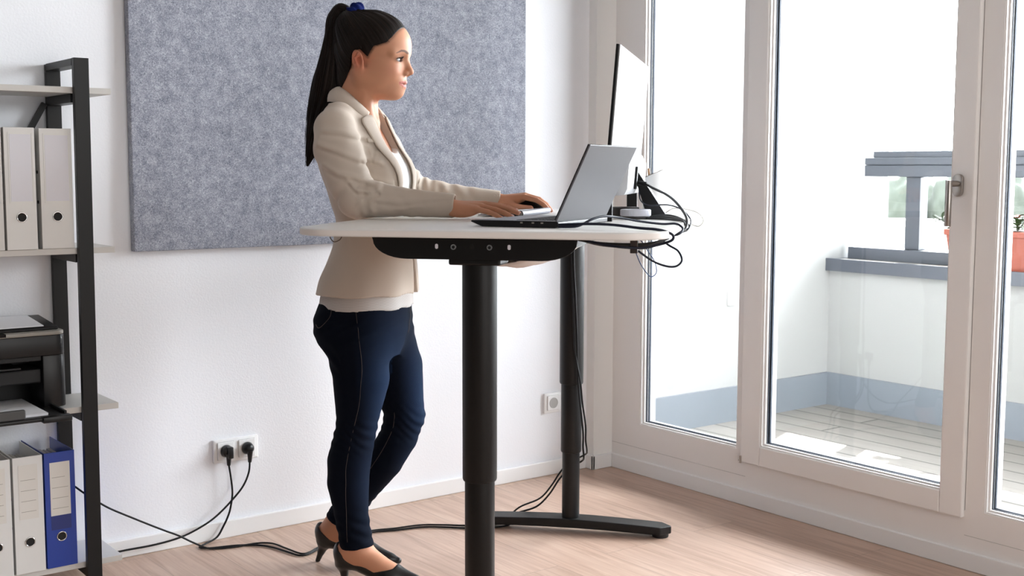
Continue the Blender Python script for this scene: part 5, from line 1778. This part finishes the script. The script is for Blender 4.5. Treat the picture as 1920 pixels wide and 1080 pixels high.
# sleeves
def sleeve(pts, rs, wf):
    jk.chain(pts, rs, 0.018)
SR = [L((-0.530, -0.070, 1.312)), L((-0.527, -0.108, 1.283)), L((-0.512, -0.130, 1.230)), L((-0.470, -0.160, 1.145)), L((-0.445, -0.170, 1.100)), L((-0.400, -0.164, 1.098)), L((-0.300, -0.150, 1.0895)), L((-0.188, -0.138, 1.0818))]
sleeve(SR, [0.046, 0.056, 0.064, 0.0580, 0.0520, 0.0465, 0.036, 0.0315], None)
SLV = [L((-0.530, 0.170, 1.312)), L((-0.527, 0.205, 1.283)), L((-0.512, 0.232, 1.230)), L((-0.468, 0.282, 1.145)), L((-0.435, 0.302, 1.112)), L((-0.380, 0.318, 1.102)), L((-0.290, 0.344, 1.092)), L((-0.188, 0.372, 1.0830))]
sleeve(SLV, [0.046, 0.056, 0.064, 0.0560, 0.0500, 0.0430, 0.0350, 0.0305], None)
# cloth folds: creases round the inner elbows, drag lines on upper arm and forearm
def folds(pts, inner, amp, sgn):
    pts = [A3(p) for p in pts]
    def fn(P):
        out = np.zeros(len(P))
        # arc-length coordinate along the sleeve
        best = np.full(len(P), 9.0); sc_ = np.zeros(len(P)); acc = 0.0
        for a, b in zip(pts, pts[1:]):
            ba = b - a; l = np.linalg.norm(ba)
            t = np.clip(((P - a) @ ba) / (l * l), 0, 1)
            d = np.linalg.norm(P - a - t[:, None] * ba, axis=1)
            m = d < best
            best = np.where(m, d, best); sc_ = np.where(m, acc + t * l, sc_)
            acc += l
        e = sum(np.linalg.norm(b - a) for a, b in zip(pts[:4], pts[1:5]))
        x = sc_ - e
        side = P @ A3(inner)
        side = side - (A3(pts[4]) @ A3(inner))
        w1 = np.exp(-(x / 0.055) ** 2)
        out += amp * w1 * (0.9 * np.sin(x * 210 + side * 60) + 0.6 * np.sin(x * 120 - side * 90 + 1))
        w2 = np.exp(-((x + 0.10) / 0.06) ** 2)
        out += amp * 0.85 * w2 * np.sin(x * 95 + sgn * P[:, 1] * 90 + side * 70)
        w3 = np.exp(-((x - 0.12) / 0.07) ** 2)
        out += amp * 0.6 * w3 * np.sin(x * 60 + side * 150 + 1.7)
        return np.where(best < 0.085, out, 0)
    return fn
jk.add(folds(SR, (0.6, 0, 0.8), 0.0014, 1), L((-0.40, -0.15, 1.15)), 0.28, 0, 'd')
jk.add(folds(SLV, (0.6, 0, 0.8), 0.0030, -1), L((-0.40, 0.28, 1.15)), 0.28, 0, 'd')
FOLDS = [([(-0.547, 1.243), (-0.488, 1.224), (-0.441, 1.204), (-0.415, 1.196)], 0.0042, 0.0085),
         ([(-0.537, 1.279), (-0.487, 1.274), (-0.447, 1.261), (-0.430, 1.243)], 0.0034, 0.0090),
         ([(-0.530, 1.188), (-0.483, 1.166), (-0.442, 1.158), (-0.407, 1.144), (-0.385, 1.137)], 0.0046, 0.0085),
         ([(-0.454, 1.149), (-0.431, 1.124), (-0.402, 1.122), (-0.378, 1.127)], 0.0050, 0.0070),
         ([(-0.435, 1.055), (-0.426, 1.083), (-0.402, 1.108), (-0.378, 1.122)], 0.0040, 0.0080),
         ([(-0.379, 1.100), (-0.320, 1.092), (-0.263, 1.101), (-0.206, 1.108)], 0.0026, 0.0080),
         ([(-0.391, 1.066), (-0.332, 1.072), (-0.274, 1.084)], 0.0026, 0.0090)]
def near_folds(P):
    m = P[:, 1] < -0.10
    out = np.zeros(len(P))
    if not m.any(): return out
    q = P[m] * A3((1, 0, 1))
    for pts, a, w in FOLDS:
        pl = [(x - PX, 0, z) for x, z in pts]
        d = seg_dist(q, pl)
        d2 = seg_dist(q, [(x + 0.002, 0, z - 0.012) for x, _, z in pl])
        out[m] += -a * np.exp(-(d / w) ** 2) + 0.8 * a * np.exp(-(d2 / (w * 0.7)) ** 2)
    arm = seg_dist(q, [(-0.464 - PX, 0, 1.335), (-0.436 - PX, 0, 1.277), (-0.430 - PX, 0, 1.233), (-0.432 - PX, 0, 1.19)])
    out[m] += 0.0022 * np.exp(-(arm / 0.0035) ** 2)
    return out
jk.add(near_folds, L((-0.40, -0.17, 1.17)), 0.28, 0, 'd')
# soft drape on the body: vertical folds in the skirt, waist drag
jk.add(lambda P: 0.0022 * np.sin(P[:, 1] * 48 + P[:, 0] * 30) * np.clip((0.96 - P[:, 2]) * 8, 0, 1) + 0.0025 * np.sin(P[:, 2] * 70 + P[:, 0] * 35) * np.exp(-((P[:, 2] - 1.03) / 0.06) ** 2) * (P[:, 0] < 0.02),
       L((-0.5, 0.05, 0.95)), 0.32, 0, 'd')
# the hem rises to a rounded front corner; open front between the lapels
def edge_y(z):     # near and far front edges, y in the person frame
    yn = np.interp(z, [0.80, 0.86, 0.92, 1.00, 1.06, 1.12, 1.22, 1.30, 1.36, 1.42], [-0.022, -0.006, 0.002, -0.014, -0.044, -0.062, -0.066, -0.066, -0.064, -0.064])
    yf = np.interp(z, [0.80, 0.86, 0.92, 1.00, 1.06, 1.12, 1.22, 1.30, 1.36, 1.42], [0.030, 0.018, 0.012, 0.016, 0.030, 0.042, 0.046, 0.046, 0.052, 0.06])
    return yn, yf
def front_open(P):
    yn, yf = edge_y(P[:, 2])
    d = np.maximum(yn - P[:, 1], P[:, 1] - yf)
    return np.maximum(d, -(P[:, 0] - (-0.03)))
jk.add(front_open, L((-0.40, 0.05, 1.10)), 0.40, 0.003, 's')
# collar hollow for the neck, cuffs hollow for the wrists
jk.rc(H((-0.028, 0, -0.06)), 0.060, L((-0.520, 0.05, 1.27)), 0.066, 0.004, 's')
for W_, E_ in ((WR_R, EL_R), (WR_L, EL_L)):
    up_ = 0.0063 if W_ is WR_R else 0.001
    W3, E3 = A3(W_) + A3((0, 0, up_)), A3(E_) + A3((0, 0, up_))
    d = (W3 - E3) / np.linalg.norm(W3 - E3)
    jk.rc(W3 - d * 0.030, 0.0265, W3 + d * 0.10, 0.0290, 0.001, 's')
    jk.add(lambda P, W3=W3, d=d: np.maximum(-((P - W3) @ d - 0.006), np.linalg.norm(P - W3, axis=1) - 0.07), W3, 0.08, 0.001, 's')
jk.add(desk_clear, L((-0.30, 0.05, 1.039)), 0.6, 0.0008, 's')
xs = grid(-0.26, 0.34, 0.0028); ys = grid(-0.30, 0.40, 0.0028)
V, F = surface_nets(jk, xs, ys, zgrid([(0.825, 1.03, 0.0032), (1.03, 1.38, 0.0028)]))
jo = net_mesh('blazer', V, F, M['jacket'], woman, None, relax=1)

def front_sheet(name, rows, m, parent, off=0.002, th=0.0028, nx=10):
    """sheet over the blazer front: rows of (z, y0, y1) shot back along -x on to the cloth"""
    mb_ = MB(); verts = []; faces = []
    for z, y0, y1 in rows:
        for i in range(nx + 1):
            t = i / nx
            y = y0 + (y1 - y0) * t
            yn, yf = edge_y(np.array([z]))
            yy = y
            if yn[0] < y < yf[0]:
                yy = yn[0] - 0.003 if abs(y - yn[0]) < abs(y - yf[0]) else yf[0] + 0.003
            hp_ = SOLID.hit((0.30, yy, z), (-1, 0, 0), 0.5, 160)
            rise = off + 0.004 * math.sin(PI * min(1, t * 1.0)) * 0.5
            verts.append((hp_[0] + rise, y, z))
    n = nx + 1
    for r_ in range(len(rows) - 1):
        for i in range(nx):
            a = r_ * n + i
            faces.append((a, a + 1, a + n + 1, a + n))
    mb_.add(verts, faces)
    o = mb_.build(name, m, parent, smooth=True)
    s_ = o.modifiers.new('thick', 'SOLIDIFY')
    s_.thickness = th; s_.offset = 1.0
    return o
SOLID = SDF()
SOLID.loft(torso_rows(JR), 0.02, n=2.3)
for s in (-1, 1):
    SOLID.ell(L((-0.447, 0.05 + s * 0.072, 1.150)), (0.068, 0.066, 0.070), None, 0.035)
zr = [1.322, 1.312, 1.30, 1.28, 1.26, 1.24, 1.22, 1.20, 1.18, 1.16, 1.14, 1.12, 1.10, 1.07, 1.04]
def lapel(s):
    rows = []
    for z in zr:
        yn, yf = edge_y(np.array([z]))
        y0 = yn[0] if s < 0 else yf[0]
        w = float(np.interp(z, [1.04, 1.10, 1.18, 1.26, 1.295, 1.31, 1.322], [0.004, 0.014, 0.030, 0.046, 0.054, 0.050, 0.020]))
        rows.append((z, y0 + (0.004 if s < 0 else -0.004), y0 + s * w))
    return rows
for s in (-1, 1):
    front_sheet('lapel', lapel(s), M['jacket'], jo, 0.0035)
# collar band standing round the neck
mb = MB()
top = [(-0.470, 0.046, 1.333), (-0.494, 0.057, 1.358), (-0.526, 0.058, 1.386), (-0.554, 0.042, 1.402), (-0.568, 0.0, 1.407)]
bot = [(-0.464, 0.090, 1.306), (-0.496, 0.104, 1.336), (-0.546, 0.096, 1.356), (-0.584, 0.056, 1.362), (-0.598, 0.0, 1.362)]
def both(ps): return [(p[0], 0.05 - p[1], p[2]) for p in ps] + [(p[0], 0.05 + p[1], p[2]) for p in ps[::-1][1:]]
tp_ = catmull([Vector(L(p)) for p in both(top)], 6); bt_ = catmull([Vector(L(p)) for p in both(bot)], 6)
verts, faces = [], []
nn = 7
for a, b in zip(tp_, bt_):
    for i in range(nn):
        t = i / (nn - 1)
        p = a.lerp(b, t)
        out_ = Vector((p.x - L((-0.535, 0, 0))[0], p.y, 0))
        out_ = out_.normalized() if out_.length > 1e-4 else Vector((0, 0, 0))
        p = p + out_ * 0.010 * math.sin(PI * t) + Vector((0, 0, 0.006 * math.sin(PI * t)))
        verts.append(p)
for r_ in range(len(tp_) - 1):
    for i in range(nn - 1):
        a = r_ * nn + i
        faces.append((a, a + 1, a + nn + 1, a + nn))
mb.add(verts, faces)
co = mb.build('collar', M['jacket'], jo, smooth=True)
s_ = co.modifiers.new('thick', 'SOLIDIFY'); s_.thickness = 0.0035; s_.offset = 0
# welt of the breast pocket
rows = [(z, -0.100, -0.062) for z in (1.242, 1.249, 1.256)]
front_sheet('breast_welt', [(1.248 + 0.004 * i, -0.126, -0.090) for i in range(4)], M['jacket'], jo, 0.0012, 0.0014)

# jeans
jn = SDF()
jn.loft(torso_rows(((0.655, -0.492, 0.09, 0.08, 0.135), (0.69, -0.492, 0.106, 0.102, 0.152), (0.74, -0.496, 0.120, 0.122, 0.164), (0.78, -0.498, 0.122, 0.124, 0.164), (0.83, -0.498, 0.118, 0.114, 0.154), (0.845, -0.498, 0.116, 0.110, 0.150))), 0.03, n=2.2)
jn.chain([L((-0.498, -0.030, 0.70)), L((-0.488, -0.030, 0.60)), L((-0.503, -0.030, 0.46)), L((-0.526, -0.030, 0.36)), L((-0.530, -0.030, 0.30)), L((-0.520, -0.030, 0.20)), L((-0.506, -0.030, 0.118))],
         [0.090, 0.078, 0.0570, 0.0605, 0.0580, 0.0470, 0.0465], 0.02)
jn.chain([L((-0.480, 0.125, 0.71)), L((-0.440, 0.128, 0.61)), L((-0.412, 0.130, 0.465)), L((-0.432, 0.134, 0.400)), L((-0.478, 0.140, 0.325)), L((-0.560, 0.146, 0.215)), L((-0.618, 0.148, 0.142))],
         [0.092, 0.079, 0.0590, 0.0550, 0.0540, 0.0430, 0.0420], 0.02)
for s, c in ((-1, L((-0.562, -0.020, 0.735))), (1, L((-0.562, 0.120, 0.735)))):
    jn.ell(c, (0.062, 0.068, 0.066), None, 0.04)
# trim the ankle ends square to the leg, hollow hems
def hem(c, d, r):
    c, d = A3(c), A3(d); d = d / np.linalg.norm(d)
    jn.add(lambda P: np.maximum(-((P - c) @ d), np.linalg.norm(P - c, axis=1) - r), c, r + 0.01, 0.001, 's')
    jn.rc(c - d * 0.012, 0.031, c + d * 0.05, 0.034, 0.001, 's')
hem(L((-0.503, -0.03, 0.117)), (0.12, 0, -1), 0.10)
hem(L((-0.632, 0.148, 0.132)), (-0.55, 0, -0.75), 0.09)
def jean_folds(P):
    z = P[:, 2]
    kx = 0.0016 * np.exp(-((z - 0.445) / 0.045) ** 2) * np.sin(z * 210 + P[:, 0] * 130 + P[:, 1] * 60 + 2 * np.sin(P[:, 0] * 60))
    an = 0.0017 * np.exp(-((z - 0.17) / 0.05) ** 2) * np.sin(z * 190 + P[:, 0] * 90 + P[:, 1] * 40)
    th = 0.0022 * np.exp(-((z - 0.655) / 0.045) ** 2) * np.sin(z * 130 + P[:, 0] * 110) * (P[:, 0] < -0.02)
    hp_ = 0.0016 * np.exp(-((z - 0.74) / 0.04) ** 2) * np.sin(z * 150 - P[:, 0] * 80)
    return kx + an + th + hp_
def hem_band(P):
    out = np.zeros(len(P))
    for c, d in ((L((-0.503, -0.03, 0.117)), (0.12, 0, -1)), (L((-0.632, 0.148, 0.132)), (-0.55, 0, -0.75))):
        c, d = A3(c), A3(d); d = d / np.linalg.norm(d)
        t = -((P - c) @ d)
        m = np.linalg.norm(P - c, axis=1) < 0.09
        out -= 0.0016 * m * np.clip((0.0175 - t) / 0.0025, 0, 1)
    return out
HEMS = jn.prims[-4:]
jn.prims = jn.prims[:-4]
jn.add(hem_band, L((-0.56, 0.06, 0.12)), 0.25, 0, 'd')
jn.prims += HEMS
jn.add(jean_folds, L((-0.5, 0.05, 0.45)), 0.6, 0, 'd')
V, F = surface_nets(jn, grid(-0.24, 0.18, 0.0032), grid(-0.20, 0.20, 0.0032), grid(0.095, 0.85, 0.0034))
DEN, DENL = A3(lin((11, 16, 27))), A3(lin((29, 46, 73)))
def denim(P):
    z = P[:, 2]
    # faded wash on the fronts of the thighs and knees
    leg_r = np.exp(-((P[:, 1] + 0.075) / 0.050) ** 2); leg_l = np.exp(-((P[:, 1] - 0.078) / 0.050) ** 2)
    fx = np.where(P[:, 1] < 0, P[:, 0] - 0.0, P[:, 0] - 0.07)
    k = np.clip(fx / 0.08 - 0.25, 0, 1) * np.exp(-((z - 0.52) / 0.20) ** 2)
    k = np.maximum(k, 0.5 * np.clip(fx / 0.08 + 0.2, 0, 1) * np.exp(-((z - 0.30) / 0.12) ** 2))
    k = np.clip(k, 0, 1)[:, None]
    return DEN * (1 - k) + DENL * k
M['denim'] = attr_mat('washed_blue_denim', 0.9, 0.08, bump=(900, 0.35))
jeo = net_mesh('jeans', V, F, M['denim'], woman, denim)
def seam(name, pts, axis, r, m, parent, f=jn, sub=4):
    out = []
    for p in catmull([Vector(q) for q in pts], sub):
        d = A3(axis)
        o_ = A3(p) - d * 0.25
        out.append(f.hit(o_, d, 0.45, 160) - d * r * 0.15)
    mb_ = MB().tube(out, r, 5, smooth_path=False)
    return mb_.build(name, m, parent, smooth=True)
SEAM = [(-0.476, 0, 0.829), (-0.474, 0, 0.801), (-0.464, 0, 0.725), (-0.459, 0, 0.647), (-0.464, 0, 0.587), (-0.473, 0, 0.531), (-0.494, 0, 0.457), (-0.513, 0, 0.363), (-0.516, 0, 0.306), (-0.518, 0, 0.251), (-0.518, 0, 0.140)]
seam('side_seam', LL(SEAM), (0, 1, 0), 0.0008, M['stitch'], jeo)
seam('pocket_seam', LL([(-0.544, 0, 0.823), (-0.546, 0, 0.797), (-0.551, 0, 0.775), (-0.584, 0, 0.744), (-0.602, 0, 0.750)]), (0, 1, 0), 0.0011, M['stitch'], jeo)
seam('fly_seam', [(0.2, 0.030, 0.815), (0.2, 0.026, 0.775), (0.2, 0.016, 0.742), (0.2, 0.004, 0.718)], (-1, 0, 0), 0.0011, M['stitch'], jeo)
seam('inner_seam', [(0.040, 0.27, 0.655), (0.062, 0.27, 0.58), (0.075, 0.27, 0.50), (0.070, 0.27, 0.44), (0.035, 0.28, 0.37), (-0.005, 0.29, 0.31)], (0, 1, 0), 0.0010, M['stitch'], jeo)
# shoes
def shoe(ft, tip, rot):
    s = SDF()
    ank, heel, ball, toe = [A3(ft[k]) for k in ('ank', 'heel', 'ball', 'toe')]
    s.rc(heel + A3((-0.002, 0, 0.012)), 0.0335, heel + A3((0.0, 0, -0.012)), 0.0300, 0.012)
    s.rc(heel, 0.0310, ball + A3((0, 0, 0.002)), 0.0330, 0.02)
    s.rc(ball + A3((-0.01, 0.016, -0.004)), 0.026, toe + A3((0.012, 0.004, 0.004)), 0.012, 0.015)
    s.rc(ball + A3((-0.01, -0.016, -0.004)), 0.026, toe + A3((0.012, -0.004, 0.004)), 0.012, 0.015)
    s.rc(ball + A3((0, 0, 0.006)), 0.029, toe + A3((0.040, 0, 0.002)), 0.0095, 0.015)
    # flat sole: cut below the line heel -> ball
    hb = heel[2] - 0.034
    def sole(P):
        zc = np.interp(P[:, 0], [heel[0] - 0.03, heel[0] + 0.035, ball[0] - 0.012, toe[0] + 0.06], [hb, hb - 0.010, 0.003, 0.003])
        return P[:, 2] - zc
    s.add(sole, ball, 0.3, 0.003, 's')
    # opening above the top line
    tl = [(heel[0] - 0.050, heel[2] + 0.040), (heel[0] - 0.028, heel[2] + 0.036), (heel[0] - 0.012, heel[2] + 0.018), (heel[0] + 0.030, heel[2] - 0.010), (ball[0] - 0.030, ball[2] + 0.018), (ball[0] + 0.012, ball[2] + 0.026), (ball[0] + 0.022, ball[2] + 0.036), (ball[0] + 0.03, 0.40), (heel[0] - 0.05, 0.40)]
    def topcut(P):
        return np.maximum(poly_sdf(P[:, [0, 2]], tl), -1)
    s.add(topcut, ank, 0.35, 0.0015, 's')
    s.chain([heel + A3((0, 0, 0.03)), ball], [0.0275, 0.0275], 0.001, 's')
    # heel stem
    a = heel + A3((-0.010, 0, -0.030)); b = A3(tip) + A3((0, 0, 0.004))
    s.rc(a, 0.023, a * 0.55 + b * 0.45, 0.0095, 0.010)
    s.rc(a * 0.55 + b * 0.45, 0.0100, b, 0.0072, 0.008)
    s.add(lambda P: P[:, 2] - 0.0006, tip, 0.2, 0, 's')
    V, F = surface_nets(s, grid(heel[0] - 0.07, toe[0] + 0.07, 0.0018), grid(heel[1] - 0.06, heel[1] + 0.06, 0.0018), grid(-0.01, heel[2] + 0.06, 0.0018))
    return net_mesh('high_heel_shoe', V, F, M['shoe'], woman, None)
shoe(RF, L((-0.541, -0.030, 0.0)), 0)
shoe(LF, L((-0.694, 0.148, 0.0)), 0)
